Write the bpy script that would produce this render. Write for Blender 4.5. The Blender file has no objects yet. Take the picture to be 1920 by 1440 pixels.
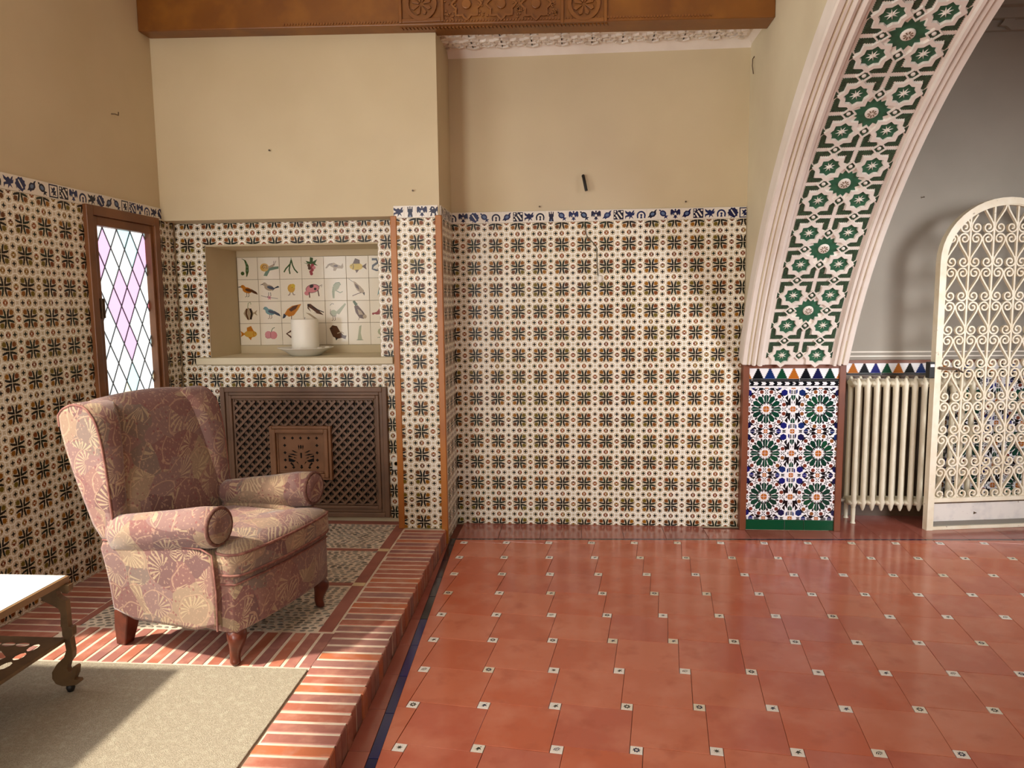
import bpy, bmesh, math, random
from mathutils import Vector, Matrix
from mathutils.geometry import delaunay_2d_cdt

random.seed(11)
SC = bpy.context.scene
COL = SC.collection
PI = math.pi

# ------------------------------------------------------------------ camera
cam_d = bpy.data.cameras.new('camera')
cam = bpy.data.objects.new('camera', cam_d)
COL.objects.link(cam)
_r, _d, _f = (0.99666, 0.08089, -0.01096), (-0.00195, -0.11069, -0.99385), (-0.0816, 0.99056, -0.11016)
cam.matrix_world = Matrix(((_r[0], -_d[0], -_f[0], 0), (_r[1], -_d[1], -_f[1], 0), (_r[2], -_d[2], -_f[2], 1.45418), (0, 0, 0, 1)))
cam_d.sensor_fit = 'HORIZONTAL'
cam_d.sensor_width = 36
cam_d.lens = 25.6876
cam_d.clip_start = 0.05
SC.camera = cam

# ------------------------------------------------------------------ light
SC.view_settings.view_transform = 'Standard'
SC.view_settings.look = 'None'
SC.view_settings.exposure = 0.12
SC.view_settings.gamma = 1
SC.view_settings.use_curve_mapping = False
world = bpy.data.worlds.new('sky')
SC.world = world
world.use_nodes = True
world.node_tree.nodes['Background'].inputs[0].default_value = (.75, .85, 1, 1)
world.node_tree.nodes['Background'].inputs[1].default_value = 1.0


def area(name, loc, direction, w, h, power, col, spread=PI):
    d = bpy.data.lights.new(name, 'AREA')
    d.shape = 'RECTANGLE'
    d.size, d.size_y = w, h
    d.energy = power
    d.color = col
    d.spread = spread
    o = bpy.data.objects.new(name, d)
    COL.objects.link(o)
    o.location = loc
    o.rotation_euler = Vector(direction).to_track_quat('-Z', 'Y').to_euler()
    return o


# daylight lamps: open window; side door and right room without openings; added rear fill
area('daylight_open_window', (-2.50, 1.74, 1.55), (1, 0.1, -0.1), 1.5, 2.2, 32, (1, .96, .89))
area('daylight_side_door', (-2.30, -1.1, 1.45), (.75, 1, 0.0), 1.2, 2.2, 118, (1, .975, .94))
area('fill_rear', (0.0, -3.1, 1.8), (0, 1, 0.0), 1.4, 1.6, 19, (1, .98, .96))  # added soft fill from behind, no window there
area('daylight_right_room', (3.9, 1.3, 1.9), (-1.75, 3.6, -.9), 1.7, 1.7, 27, (.98, .98, 1), 1.0)
sun_d = bpy.data.lights.new('sun', 'SUN')
sun_d.energy = 6.2
sun_d.angle = math.radians(3.5)
sun_d.color = (1, .90, .74)
sun = bpy.data.objects.new('sun', sun_d)
COL.objects.link(sun)
sun.rotation_euler = Vector((.29, .15, -.41)).to_track_quat('-Z', 'Y').to_euler()


# ------------------------------------------------------------------ helpers
def lin(c):
    return tuple((x / 255 / 12.92) if x / 255 <= .04045 else ((x / 255 + .055) / 1.055) ** 2.4 for x in c) + (1,)


MATS = {}


def pmat(name, col, rough=.5, col2=None, nscale=5, lo=.35, hi=.65, bump=None, ramp=None, metal=0, spec=.5, coat=0, emit=None, attr=None, space='pos', detail=4, third=None):
    """Principled material. col2/nscale: noise mottling, ramp: one colour per object, bump: (scale, strength, distance)."""
    if name in MATS:
        return MATS[name]
    m = bpy.data.materials.new(name)
    m.use_nodes = True
    nt = m.node_tree
    N = nt.nodes
    b = N['Principled BSDF']
    L = nt.links.new
    b.inputs['Roughness'].default_value = rough
    b.inputs['Metallic'].default_value = metal
    b.inputs['Specular IOR Level'].default_value = spec
    if coat:
        b.inputs['Coat Weight'].default_value = coat
        b.inputs['Coat Roughness'].default_value = .12
    b.inputs['Base Color'].default_value = lin(col)
    vec = None
    if col2 or bump:
        if space == 'pos':
            g = N.new('ShaderNodeNewGeometry')
            vec = g.outputs['Position']
        else:
            g = N.new('ShaderNodeTexCoord')
            vec = g.outputs['Object']
    out = None
    if ramp:
        oi = N.new('ShaderNodeObjectInfo')
        cr = N.new('ShaderNodeValToRGB')
        cr.color_ramp.interpolation = 'CONSTANT'
        e = cr.color_ramp.elements
        while len(e) < len(ramp):
            e.new(.5)
        for i, c in enumerate(ramp):
            e[i].position = i / len(ramp)
            e[i].color = lin(c)
        L(oi.outputs['Random'], cr.inputs[0])
        out = cr.outputs[0]
    if attr:
        a = N.new('ShaderNodeAttribute')
        a.attribute_name = attr
        out = a.outputs['Color']

    def mottle(prev, prevcol, c2, scale, lo_, hi_, amt=1.0):
        nz = N.new('ShaderNodeTexNoise')
        nz.inputs['Scale'].default_value = scale
        nz.inputs['Detail'].default_value = detail
        L(vec, nz.inputs['Vector'])
        mr = N.new('ShaderNodeMapRange')
        mr.inputs['From Min'].default_value = lo_
        mr.inputs['From Max'].default_value = hi_
        mr.inputs['To Max'].default_value = amt
        L(nz.outputs['Fac'], mr.inputs['Value'])
        mx = N.new('ShaderNodeMix')
        mx.data_type = 'RGBA'
        L(mr.outputs[0], mx.inputs['Factor'])
        if prev:
            L(prev, mx.inputs['A'])
        else:
            mx.inputs['A'].default_value = lin(prevcol)
        mx.inputs['B'].default_value = lin(c2)
        return mx.outputs['Result']
    if col2:
        out = mottle(out, col, col2, nscale, lo, hi)
    if third:
        out = mottle(out, col, third[0], third[1], third[2], third[3], third[4])
    if out:
        L(out, b.inputs['Base Color'])
    if bump:
        nz = N.new('ShaderNodeTexNoise')
        nz.inputs['Scale'].default_value = bump[0]
        nz.inputs['Detail'].default_value = 5
        L(vec, nz.inputs['Vector'])
        bp = N.new('ShaderNodeBump')
        bp.inputs['Strength'].default_value = bump[1]
        bp.inputs['Distance'].default_value = bump[2]
        L(nz.outputs['Fac'], bp.inputs['Height'])
        L(bp.outputs[0], b.inputs['Normal'])
    if emit:
        b.inputs['Emission Color'].default_value = lin(emit[0])
        b.inputs['Emission Strength'].default_value = emit[1]
    MATS[name] = m
    return m


def new_obj(name, me, parent=None, mw=None):
    o = bpy.data.objects.new(name, me)
    COL.objects.link(o)
    if parent is not None:
        o.parent = parent
    if mw is not None:
        if parent is not None:
            o.matrix_local = mw
        else:
            o.matrix_world = mw
    return o


def tag(o, label=None, cat=None, group=None, kind=None):
    if label:
        o['label'] = label
    if cat:
        o['category'] = cat
    if group:
        o['group'] = group
    if kind:
        o['kind'] = kind
    return o


def thing(name, label, cat, loc=(0, 0, 0), rz=0, group=None):
    o = bpy.data.objects.new(name, None)
    COL.objects.link(o)
    o.empty_display_size = .1
    o.location = loc
    o.rotation_euler = (0, 0, rz)
    return tag(o, label, cat, group)


class MB:
    def __init__(s):
        s.v, s.f, s.m, s.s = [], [], [], []

    def add(s, vs, fs, mat=0, smooth=False):
        k = len(s.v)
        s.v += [tuple(p) for p in vs]
        for f in fs:
            s.f.append([i + k for i in f])
            s.m.append(mat)
            s.s.append(smooth)
        return s

    def box(s, x0, x1, y0, y1, z0, z1, mat=0):
        return s.add([(x0, y0, z0), (x1, y0, z0), (x1, y1, z0), (x0, y1, z0), (x0, y0, z1), (x1, y0, z1), (x1, y1, z1), (x0, y1, z1)],
                     [(3, 2, 1, 0), (4, 5, 6, 7), (0, 1, 5, 4), (1, 2, 6, 5), (2, 3, 7, 6), (3, 0, 4, 7)], mat)

    def prism(s, poly, h0, h1, T=lambda a, b, h: (a, b, h), mat=0, smooth=False):
        n = len(poly)
        vs = [T(a, b, h0) for a, b in poly] + [T(a, b, h1) for a, b in poly]
        fs = [list(range(n))[::-1], list(range(n, 2 * n))]
        s.add(vs, fs, mat)
        return s.add(vs, [(i, (i + 1) % n, n + (i + 1) % n, n + i) for i in range(n)], mat, smooth)

    def tube(s, pts, r, n=6, mat=0, closed=False, smooth=True):
        pts = [Vector(p) for p in pts]
        k = len(pts)
        rs = r if isinstance(r, (list, tuple)) else [r] * k
        vs = []
        t0 = (pts[1] - pts[0]).normalized()
        up = Vector((0, 0, 1)) if abs(t0.z) < .9 else Vector((1, 0, 0))
        nrm = t0.cross(up).normalized()
        for i, p in enumerate(pts):
            if closed:
                t = (pts[(i + 1) % k] - pts[i - 1]).normalized()
            else:
                t = (pts[min(i + 1, k - 1)] - pts[max(i - 1, 0)]).normalized()
            nrm = (nrm - t * nrm.dot(t)).normalized()
            bn = t.cross(nrm)
            for j in range(n):
                a = 2 * PI * j / n
                vs.append(p + (nrm * math.cos(a) + bn * math.sin(a)) * rs[i])
        fs = []
        for i in range(k if closed else k - 1):
            i2 = (i + 1) % k
            for j in range(n):
                fs.append((i * n + j, i * n + (j + 1) % n, i2 * n + (j + 1) % n, i2 * n + j))
        s.add(vs, fs, mat, smooth)
        if not closed:
            s.add(vs[:n], [list(range(n))[::-1]], mat)
            s.add(vs[-n:], [list(range(n))], mat)
        return s

    def plate_path(s, pts, t, d, T=lambda a, b, h: (a, b, h), mat=0):
        """flat bar following a 2-D path: t across the path, d = (h0, h1) deep; t may be a list"""
        k = len(pts)
        vs = []
        for i in range(k):
            a = Vector(pts[max(i - 1, 0)])
            b = Vector(pts[min(i + 1, k - 1)])
            dr = (b - a).normalized()
            nn = Vector((-dr.y, dr.x)) * ((t[i] if isinstance(t, list) else t) / 2)
            p = Vector(pts[i])
            for q, h in ((p + nn, d[0]), (p - nn, d[0]), (p - nn, d[1]), (p + nn, d[1])):
                vs.append(T(q.x, q.y, h))
        fs = []
        for i in range(k - 1):
            for j in range(4):
                fs.append((i * 4 + j, i * 4 + (j + 1) % 4, i * 4 + 4 + (j + 1) % 4, i * 4 + 4 + j))
        fs += [(3, 2, 1, 0), (k * 4 - 4, k * 4 - 3, k * 4 - 2, k * 4 - 1)]
        return s.add(vs, fs, mat)

    def lathe(s, prof, n=20, c=(0, 0, 0), mat=0, smooth=True):
        vs, fs = [], []
        for r, z in prof:
            for j in range(n):
                a = 2 * PI * j / n
                vs.append((c[0] + r * math.cos(a), c[1] + r * math.sin(a), c[2] + z))
        for i in range(len(prof) - 1):
            for j in range(n):
                fs.append((i * n + j, i * n + (j + 1) % n, (i + 1) * n + (j + 1) % n, (i + 1) * n + j))
        s.add(vs, fs, mat, smooth)
        s.add(vs[:n], [list(range(n))[::-1]], mat)
        return s.add(vs[-n:], [list(range(n))], mat)

    def loft(s, rings, mat=0, smooth=True, caps=True):
        n = len(rings[0])
        vs = [p for r in rings for p in r]
        fs = []
        for i in range(len(rings) - 1):
            for j in range(n):
                fs.append((i * n + j, i * n + (j + 1) % n, (i + 1) * n + (j + 1) % n, (i + 1) * n + j))
        s.add(vs, fs, mat, smooth)
        if caps:
            s.add(rings[0], [list(range(n))[::-1]], mat, smooth)
            s.add(rings[-1], [list(range(n))], mat, smooth)
        return s

    def mesh(s, name, mats, weld=False):
        me = bpy.data.meshes.new(name)
        me.from_pydata(s.v, [], s.f)
        for m in mats:
            me.materials.append(m)
        me.polygons.foreach_set('material_index', s.m)
        me.polygons.foreach_set('use_smooth', s.s)
        bm = bmesh.new()
        bm.from_mesh(me)
        if weld:
            bmesh.ops.remove_doubles(bm, verts=bm.verts, dist=1e-5)
        bmesh.ops.recalc_face_normals(bm, faces=bm.faces)
        bm.to_mesh(me)
        bm.free()
        me.update()
        return me

    def build(s, name, mats, parent=None, mw=None, weld=False, bevel=0, seg=2, sub=0):
        if not isinstance(mats, (list, tuple)):
            mats = [mats]
        me = s.mesh(name, mats, weld or bevel > 0 or sub > 0)
        o = new_obj(name, me, parent, mw)
        if bevel:
            mod = o.modifiers.new('bevel', 'BEVEL')
            mod.width = bevel
            mod.segments = seg
            mod.limit_method = 'ANGLE'
            mod.angle_limit = math.radians(35)
            mod.harden_normals = False
        if sub:
            mod = o.modifiers.new('sub', 'SUBSURF')
            mod.levels = mod.render_levels = sub
        return o


def fixed(mesh_fn, name, mats, parent, mw=None):
    return new_obj(name, mesh_fn, parent, mw)


def frame(o, u, v, n):
    o, u, v, n = Vector(o), Vector(u), Vector(v), Vector(n)
    return Matrix(((u.x, v.x, n.x, o.x), (u.y, v.y, n.y, o.y), (u.z, v.z, n.z, o.z), (0, 0, 0, 1)))


def clip(poly, r):
    """Sutherland-Hodgman against rect (x0,y0,x1,y1)"""
    for ax, val, sgn in ((0, r[0], 1), (0, r[2], -1), (1, r[1], 1), (1, r[3], -1)):
        out = []
        n = len(poly)
        for i in range(n):
            a, b = poly[i], poly[(i + 1) % n]
            da, db = (a[ax] - val) * sgn, (b[ax] - val) * sgn
            if da >= 0:
                out.append(a)
            if (da > 0 and db < 0) or (da < 0 and db > 0):
                t = da / (da - db)
                out.append((a[0] + (b[0] - a[0]) * t, a[1] + (b[1] - a[1]) * t))
        poly = out
        if len(poly) < 3:
            return []
    return poly


def parea(p):
    return abs(sum(p[i][0] * p[(i + 1) % len(p)][1] - p[(i + 1) % len(p)][0] * p[i][1] for i in range(len(p)))) / 2


def print_mesh(name, polys, rect, mats, size=1.0, thick=.008, cham=.0015, holes=(), base=0):
    """flat plate whose front face carries printed shapes: polys = [(pts, material index)], later ones on top"""
    x0, y0, x1, y1 = [c * size for c in rect]
    c = cham
    inner = (x0 + c, y0 + c, x1 - c, y1 - c)
    coords, edges, shapes = [], [], []

    def addf(p, mi):
        k = len(coords)
        n = len(p)
        coords.extend(Vector(q) for q in p)
        edges.extend((k + i, k + (i + 1) % n) for i in range(n))
        xs, ys = [q[0] for q in p], [q[1] for q in p]
        shapes.append((min(xs), min(ys), max(xs), max(ys), p, mi))
    addf([(inner[0], inner[1]), (inner[2], inner[1]), (inner[2], inner[3]), (inner[0], inner[3])], base)
    for p, mi in polys:
        p = [(a * size, b * size) for a, b in p]
        q = clip(p, inner)
        if len(q) > 2 and parea(q) > 1e-8:
            addf(q, mi)
    for p in holes:
        addf([(a * size, b * size) for a, b in p], -1)
    shapes = shapes[1:][::-1]

    def inside(p, x, y):
        c = False
        n = len(p)
        for i in range(n):
            x0_, y0_ = p[i - 1]
            x1_, y1_ = p[i]
            if (y0_ > y) != (y1_ > y) and x < (x1_ - x0_) * (y - y0_) / (y1_ - y0_) + x0_:
                c = not c
        return c
    vo, eo, fo, _, _, _ = delaunay_2d_cdt(coords, edges, [], 0, 1e-6, False)
    mb = MB()
    vs = [(p.x, p.y, thick) for p in vo]
    bym = {}
    for f in fo:
        x = sum(vo[q].x for q in f) / len(f)
        y = sum(vo[q].y for q in f) / len(f)
        mi = base
        for s_ in shapes:
            if s_[0] <= x <= s_[2] and s_[1] <= y <= s_[3] and inside(s_[4], x, y):
                mi = s_[5]
                break
        if mi >= 0:
            bym.setdefault(mi, []).append(f)
    for mi, fs in bym.items():
        mb.add(vs, fs, mi)
    fr = [(inner[0], inner[1]), (inner[2], inner[1]), (inner[2], inner[3]), (inner[0], inner[3])]
    bk = [(x0, y0), (x1, y0), (x1, y1), (x0, y1)]
    vs = [(a, b, thick) for a, b in fr] + [(a, b, thick - c) for a, b in bk] + [(a, b, 0) for a, b in bk]
    fs = []
    for i in range(4):
        j = (i + 1) % 4
        fs += [(i, 4 + i, 4 + j, j), (4 + i, 8 + i, 8 + j, 4 + j)]
    mb.add(vs, fs, base)
    me = bpy.data.meshes.new(name)
    me.from_pydata(mb.v, [], mb.f)
    for m in mats:
        me.materials.append(m)
    me.polygons.foreach_set('material_index', mb.m)
    bm = bmesh.new()
    bm.from_mesh(me)
    bmesh.ops.remove_doubles(bm, verts=bm.verts, dist=1e-6)
    for f in bm.faces:
        f.normal_update()
    for f in bm.faces:
        if abs(f.normal.z) > .9 and f.normal.z < 0:
            f.normal_flip()
    bm.to_mesh(me)
    bm.free()
    return me


def el(cx, cy, rx, ry=None, rot=0, n=10):
    ry = rx if ry is None else ry
    c, s = math.cos(rot), math.sin(rot)
    return [(cx + rx * math.cos(2 * PI * i / n) * c - ry * math.sin(2 * PI * i / n) * s,
             cy + rx * math.cos(2 * PI * i / n) * s + ry * math.sin(2 * PI * i / n) * c) for i in range(n)]


def star(cx, cy, R, r, k, rot=0):
    return [(cx + (R if i % 2 == 0 else r) * math.cos(rot + PI * i / k), cy + (R if i % 2 == 0 else r) * math.sin(rot + PI * i / k)) for i in range(2 * k)]


def arcs(cx, cy, r0, r1, parts=4, seg=3):
    out = []
    for p in range(parts):
        a0 = 2 * PI * p / parts
        A = [a0 + 2 * PI / parts * i / seg for i in range(seg + 1)]
        out.append([(cx + r1 * math.cos(a), cy + r1 * math.sin(a)) for a in A] + [(cx + r0 * math.cos(a), cy + r0 * math.sin(a)) for a in reversed(A)])
    return out


def stroke(pts, w):
    """thin 2-D line as polygon"""
    up, dn = [], []
    for i in range(len(pts)):
        a = Vector(pts[max(i - 1, 0)])
        b = Vector(pts[min(i + 1, len(pts) - 1)])
        d = (b - a).normalized()
        n = Vector((-d.y, d.x)) * (w / 2)
        up.append((pts[i][0] + n.x, pts[i][1] + n.y))
        dn.append((pts[i][0] - n.x, pts[i][1] - n.y))
    return up + dn[::-1]


# ------------------------------------------------------------------ materials
M_PLASTER = pmat('plaster_cream', (212, 196, 162), .75, (202, 185, 150), 1.6, .35, .7, bump=(18, .15, .004), third=((192, 176, 152), .7, .5, .8, .6))
M_PLASTER_W = pmat('plaster_white', (240, 232, 222), .6, (228, 218, 207), 4, .4, .7, bump=(30, .12, .003))
M_PLASTER_G = pmat('plaster_grey', (158, 150, 138), .7, (146, 138, 126), 1.5, .35, .7, bump=(20, .1, .003))
M_PLASTER_R = pmat('plaster_pale', (224, 214, 184), .7, (212, 200, 170), 2, .35, .7, bump=(20, .1, .003))
M_GROUT = pmat('grout', (176, 160, 132), .85)
M_TBG = pmat('glaze_ground', (210, 194, 162), .32, ramp=[(216, 203, 176), (210, 196, 168), (220, 208, 184), (212, 198, 168)], spec=.3)
M_TLINE = pmat('glaze_white_line', (250, 247, 238), .3, spec=.3)
M_TDARK = pmat('glaze_black_green', (26, 22, 12), .36, ramp=[(27, 20, 10), (20, 24, 12), (30, 22, 12), (17, 19, 20), (20, 34, 24)], spec=.22)
M_TOCH = pmat('glaze_ochre', (136, 86, 22), .34, ramp=[(140, 88, 22), (124, 64, 20), (112, 94, 24), (150, 98, 18), (100, 56, 18), (128, 74, 24)], spec=.25)
M_TRED = pmat('glaze_orange', (134, 70, 18), .34, ramp=[(144, 78, 20), (118, 50, 16), (136, 98, 20), (100, 50, 14), (140, 66, 14)], spec=.25)
M_BW = pmat('glaze_border_white', (228, 220, 208), .18)
M_BB = pmat('glaze_cobalt', (22, 27, 66), .25, ramp=[(20, 25, 70), (25, 27, 58), (28, 38, 86), (17, 20, 46)], spec=.3)
M_BB2 = pmat('glaze_pale_blue', (92, 112, 146), .2)
M_WOOD_O = pmat('trim_wood_orange', (182, 114, 44), .4, (160, 94, 36), 3, .4, .7)
M_WOOD_W = pmat('window_wood', (128, 80, 42), .4, (108, 64, 32), 4, .4, .7)
M_WOOD_G = pmat('grille_wood', (116, 86, 64), .5, (98, 72, 54), 6, .4, .7)
M_WOOD_P = pmat('grille_panel_wood', (142, 100, 68), .5, (122, 84, 54), 7, .4, .7)
M_WOOD_D = pmat('dado_wood', (122, 66, 38), .4, (98, 50, 30), 4, .4, .7)
M_BEAM = pmat('beam_wood', (134, 82, 20), .38, (110, 62, 14), 2.2, .35, .65, third=((152, 98, 30), 5, .5, .7, .6))
M_BEAMC = pmat('beam_carving', (138, 86, 30), .4, (116, 68, 20), 4, .4, .7)
M_DARK = pmat('void_shade', (14, 11, 9), .9)
M_BLACK = pmat('black_plastic', (18, 15, 14), .5)
M_IRON = pmat('gate_white_paint', (238, 228, 206), .4, (224, 208, 178), 9, .45, .75, third=((120, 84, 54), 38, .68, .76, .75))
M_IRONP = pmat('gate_panel_paint', (226, 220, 212), .45, (205, 200, 196), 14, .5, .75, third=((140, 120, 100), 40, .7, .78, .8))
M_RUST = pmat('rusty_metal', (104, 82, 58), .55, (70, 54, 40), 20, .4, .7)
M_RAD = pmat('radiator_enamel', (226, 218, 196), .35, (214, 204, 180), 6, .4, .7)
M_FLOOR = pmat('terracotta_tile', (194, 106, 78), .17, ramp=[(194, 104, 74), (199, 112, 82), (190, 100, 76), (202, 116, 86), (192, 106, 84), (197, 102, 70)],
               col2=(210, 130, 102), nscale=5, lo=.45, hi=.8, third=((168, 82, 56), 9, .56, .75, .5), spec=.5)
M_FLOORB = pmat('terracotta_border', (156, 88, 74), .16, ramp=[(156, 88, 74), (148, 80, 68), (164, 96, 82)], col2=(172, 106, 92), nscale=6, lo=.45, hi=.8)
M_FJOINT = pmat('floor_joint', (120, 62, 46), .7)
M_BLUE = pmat('blue_glaze_strip', (26, 26, 92), .12, ramp=[(24, 24, 96), (28, 30, 84), (20, 20, 70)])
M_DKSTRIP = pmat('dark_glaze_strip', (38, 26, 42), .14, ramp=[(40, 28, 40), (48, 32, 66), (30, 24, 30)])
M_INW = pmat('inset_white', (226, 218, 204), .2, ramp=[(240, 234, 224), (236, 228, 212), (226, 214, 190), (238, 232, 222)])
M_IND = pmat('inset_ink', (34, 40, 66), .2, ramp=[(30, 36, 70), (44, 48, 36), (24, 28, 60), (50, 46, 34)])
M_BRICK = pmat('brick_red', (166, 96, 76), .6, ramp=[(166, 98, 78), (158, 102, 90), (174, 104, 80), (148, 98, 90), (166, 98, 78), (186, 106, 70), (152, 108, 100)],
               col2=(190, 136, 116), nscale=16, lo=.48, hi=.8, bump=(60, .3, .003))
M_BRICKS = pmat('strip_terracotta', (158, 98, 82), .6, col2=(142, 86, 74), nscale=9, lo=.4, hi=.7)
M_MORTAR = pmat('mortar', (222, 204, 182), .9, (200, 180, 158), 12, .4, .7, bump=(50, .3, .003))
M_MORTAR2 = pmat('mosaic_mortar', (178, 167, 146), .9, (156, 145, 126), 14, .4, .7, bump=(60, .3, .003))
M_CREAMT = pmat('cream_square', (214, 190, 146), .5)
M_PEB = pmat('pebble', (90, 80, 68), .55, attr='tone')
M_RUG = pmat('rug_wool', (158, 148, 130), .95, (138, 128, 110), 130, .35, .65, bump=(260, .8, .004), third=((172, 166, 146), 40, .5, .7, .5))
M_CANDLE = pmat('candle_wax', (246, 242, 228), .45)
M_CERAMIC = pmat('white_ceramic', (232, 228, 216), .2)
M_LEGWOOD = pmat('chair_leg_wood', (102, 46, 28), .3, (74, 30, 20), 20, .4, .7, space='obj')
M_TABTOP = pmat('table_marble', (240, 236, 226), .15, (230, 226, 214), 5, .4, .7)
M_TABRIM = pmat('table_rim', (136, 106, 74), .4)
M_BRASS = pmat('aged_brass', (112, 86, 56), .45, (90, 68, 44), 18, .4, .7, metal=.2)
M_LEAD = pmat('lead_came', (96, 98, 104), .5)
Z_MATS = [pmat('zellige_white', (238, 236, 238), .14), pmat('zellige_green', (14, 62, 44), .14, ramp=[(14, 62, 46), (18, 70, 46), (10, 52, 40)]),
          pmat('zellige_orange', (176, 100, 32), .14), pmat('zellige_black', (12, 16, 22), .14), pmat('zellige_blue', (24, 34, 104), .14, ramp=[(24, 30, 104), (22, 44, 100), (20, 24, 70)]),
          pmat('zellige_brown', (118, 58, 38), .14, ramp=[(120, 56, 40), (136, 84, 44), (104, 46, 34)])]
M_GREENB = pmat('green_glaze_base', (6, 72, 44), .12)
M_ARCHG = pmat('arch_green_glaze', (50, 104, 78), .3, (38, 86, 66), 30, .4, .7)
M_ARCHD = pmat('arch_dark_green', (56, 84, 62), .4, (34, 50, 40), 90, .4, .7)
GLASS = {
    'w': pmat('glass_clear_lit', (235, 240, 240), .2, emit=((238, 246, 246), 1.25)),
    'p': pmat('glass_pink_lit', (225, 190, 220), .2, emit=((238, 200, 236), 1.08)),
    'c': pmat('glass_cyan_lit', (190, 230, 235), .2, emit=((208, 240, 244), 1.15)),
    'y': pmat('glass_yellow_lit', (235, 235, 190), .2, emit=((244, 246, 218), 1.2)),
    'r': pmat('glass_rose_lit', (225, 140, 150), .2, emit=((232, 140, 160), .9)),
}

T = 0.14
ZT = 1.9576
H = 0.092            # height of the raised brick floor
YB, YU, YR = 4.706, 4.28, 4.42
XL, XP = -2.455, -0.765
XR0, XR1 = 1.08, 1.66

# ------------------------------------------------------------------ room shell
def struct(mb, name, mats, label, **k):
    o = mb.build(name, mats, **k)
    return tag(o, label, None, None, 'structure')


floor = struct(MB().box(-3.2, 4.4, -3.2, 5.2, -.12, -.012), 'floor', [M_FJOINT], 'terracotta tiled floor with small painted insets')
wall_back = struct(MB().box(XP, XR0, YB, YB + .2, -.1, 3.7), 'wall_back', [M_PLASTER], 'cream back wall above flower-patterned wall tiles')
WZ0, WZ1 = .62, 1.975
W1 = (3.56, 4.215)
W2 = (.9, 2.6)
W2Z = (.35, 2.7)
mb = MB()
xo = XL - .25
mb.box(xo, XL, -3.2, W2[0], -.1, 3.7).box(xo, XL, W2[1], W1[0], -.1, 3.7).box(xo, XL, W1[1], 4.95, -.1, 3.7)
for (a, b), (c, d) in ((W1, (WZ0, WZ1)), (W2, W2Z)):
    mb.box(xo, XL, a, b, -.1, c).box(xo, XL, a, b, d, 3.7)
wall_left = struct(mb, 'wall_left', [M_PLASTER], 'left wall of cream plaster with flower-patterned tiles and stained window')
mb = MB()
NX0, NX1, NZ0, NZ1, NY = -2.26, -1.172, 1.132, 1.822, 4.84
mb.box(XL, XP, YU, 4.95, 1.966, 3.7)
mb.box(-1.05, XP, YU + .006, 4.95, -.1, 1.966)
mb.box(XL, NX0, YR + .006, 4.95, -.1, 1.966).box(NX1, -1.05, YR + .006, 4.95, -.1, 1.966)
mb.box(NX0, NX1, YR + .006, 4.95, -.1, NZ0 - .04).box(NX0, NX1, YR + .006, 4.95, NZ1, 1.966).box(NX0, NX1, NY, 4.95, NZ0 - .04, NZ1)
wall_alcove = struct(mb, 'wall_alcove', [M_PLASTER], 'chimney breast wall with tiled recess, niche and pilaster')
MB().box(-2.352, -1.095, YR - .022, NY, 1.09, 1.132).build('niche_sill', M_PLASTER_R, wall_alcove, bevel=.004)
# right wall with the arch
AC, AZ, AR = 1.70, -.2147, 3.1686
A0 = math.asin((1.06 - AZ) / AR)
poly = [(5.2, -.1), (4.646, -.1), (4.646, 1.06)]
NA = 40
for i in range(NA + 1):
    a = A0 + (PI - 2 * A0) * i / NA
    poly.append((AC + AR * math.cos(a), AZ + AR * math.sin(a)))
poly += [(2 * AC - 4.646, 1.06), (2 * AC - 4.646, -.1), (-3.2, -.1), (-3.2, 3.7), (5.2, 3.7)]
wall_right = struct(MB().prism(poly, XR0, XR1, lambda y, z, h: (h, y, z)), 'wall_right', [M_PLASTER_R], 'pale wall opening in a wide moulded plaster arch')
YF = 5.0
wall_far = struct(MB().box(XR1, 4.4, YF, 5.2, -.1, 3.7), 'wall_far', [M_PLASTER_G], 'grey painted wall of the next room behind the radiator')
wall_side = struct(MB().box(4.2, 4.4, -3.2, YF, -.1, 3.7), 'wall_side', [M_PLASTER_G], 'grey side wall of the next room')
wall_front = struct(MB().box(-3.2, 4.4, -3.4, -3.2, -.1, 3.7), 'wall_front', [M_PLASTER], 'cream wall opposite the tiled wall')
ceiling = struct(MB().box(-3.2, 4.4, -3.4, 5.2, 3.6, 3.75), 'ceiling', [M_PLASTER_W], 'white plaster ceiling')

# ------------------------------------------------------------------ printed tile motifs
def flower(cx, cy):
    out = []
    leaf = [(.008, .010), (.07, .012), (.14, .016), (.185, .034), (.235, .034), (.25, .060), (.318, .066), (.288, .094), (.328, .132), (.25, .122), (.19, .106), (.13, .094), (.08, .082), (.03, .042)]
    och = [(.142, .142), (.21, .136), (.272, .146), (.258, .172), (.306, .186), (.272, .210), (.302, .250), (.262, .246), (.262, .262), (.246, .262), (.250, .302), (.210, .272), (.186, .306), (.172, .258), (.146, .272), (.136, .21)]
    vline = [(.104, .122), (.122, .104), (.132, .126), (.28, .122), (.276, .136), (.134, .138), (.136, .276), (.122, .28), (.126, .132)]
    och = [(.212 + (a - .212) * 1.16, .212 + (b - .212) * 1.16) for a, b in och]
    for sx in (1, -1):
        for sy in (1, -1):
            out.append(([(cx + a * sx, cy + b * sy) for a, b in vline], 1))
            out.append(([(cx + a * sx, cy + b * sy) for a, b in och], 3))
            out.append(([(cx + a * sx, cy + b * sy) for a, b in leaf], 2))
            out.append(([(cx + b * sx, cy + a * sy) for a, b in leaf], 2))
    return out


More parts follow.
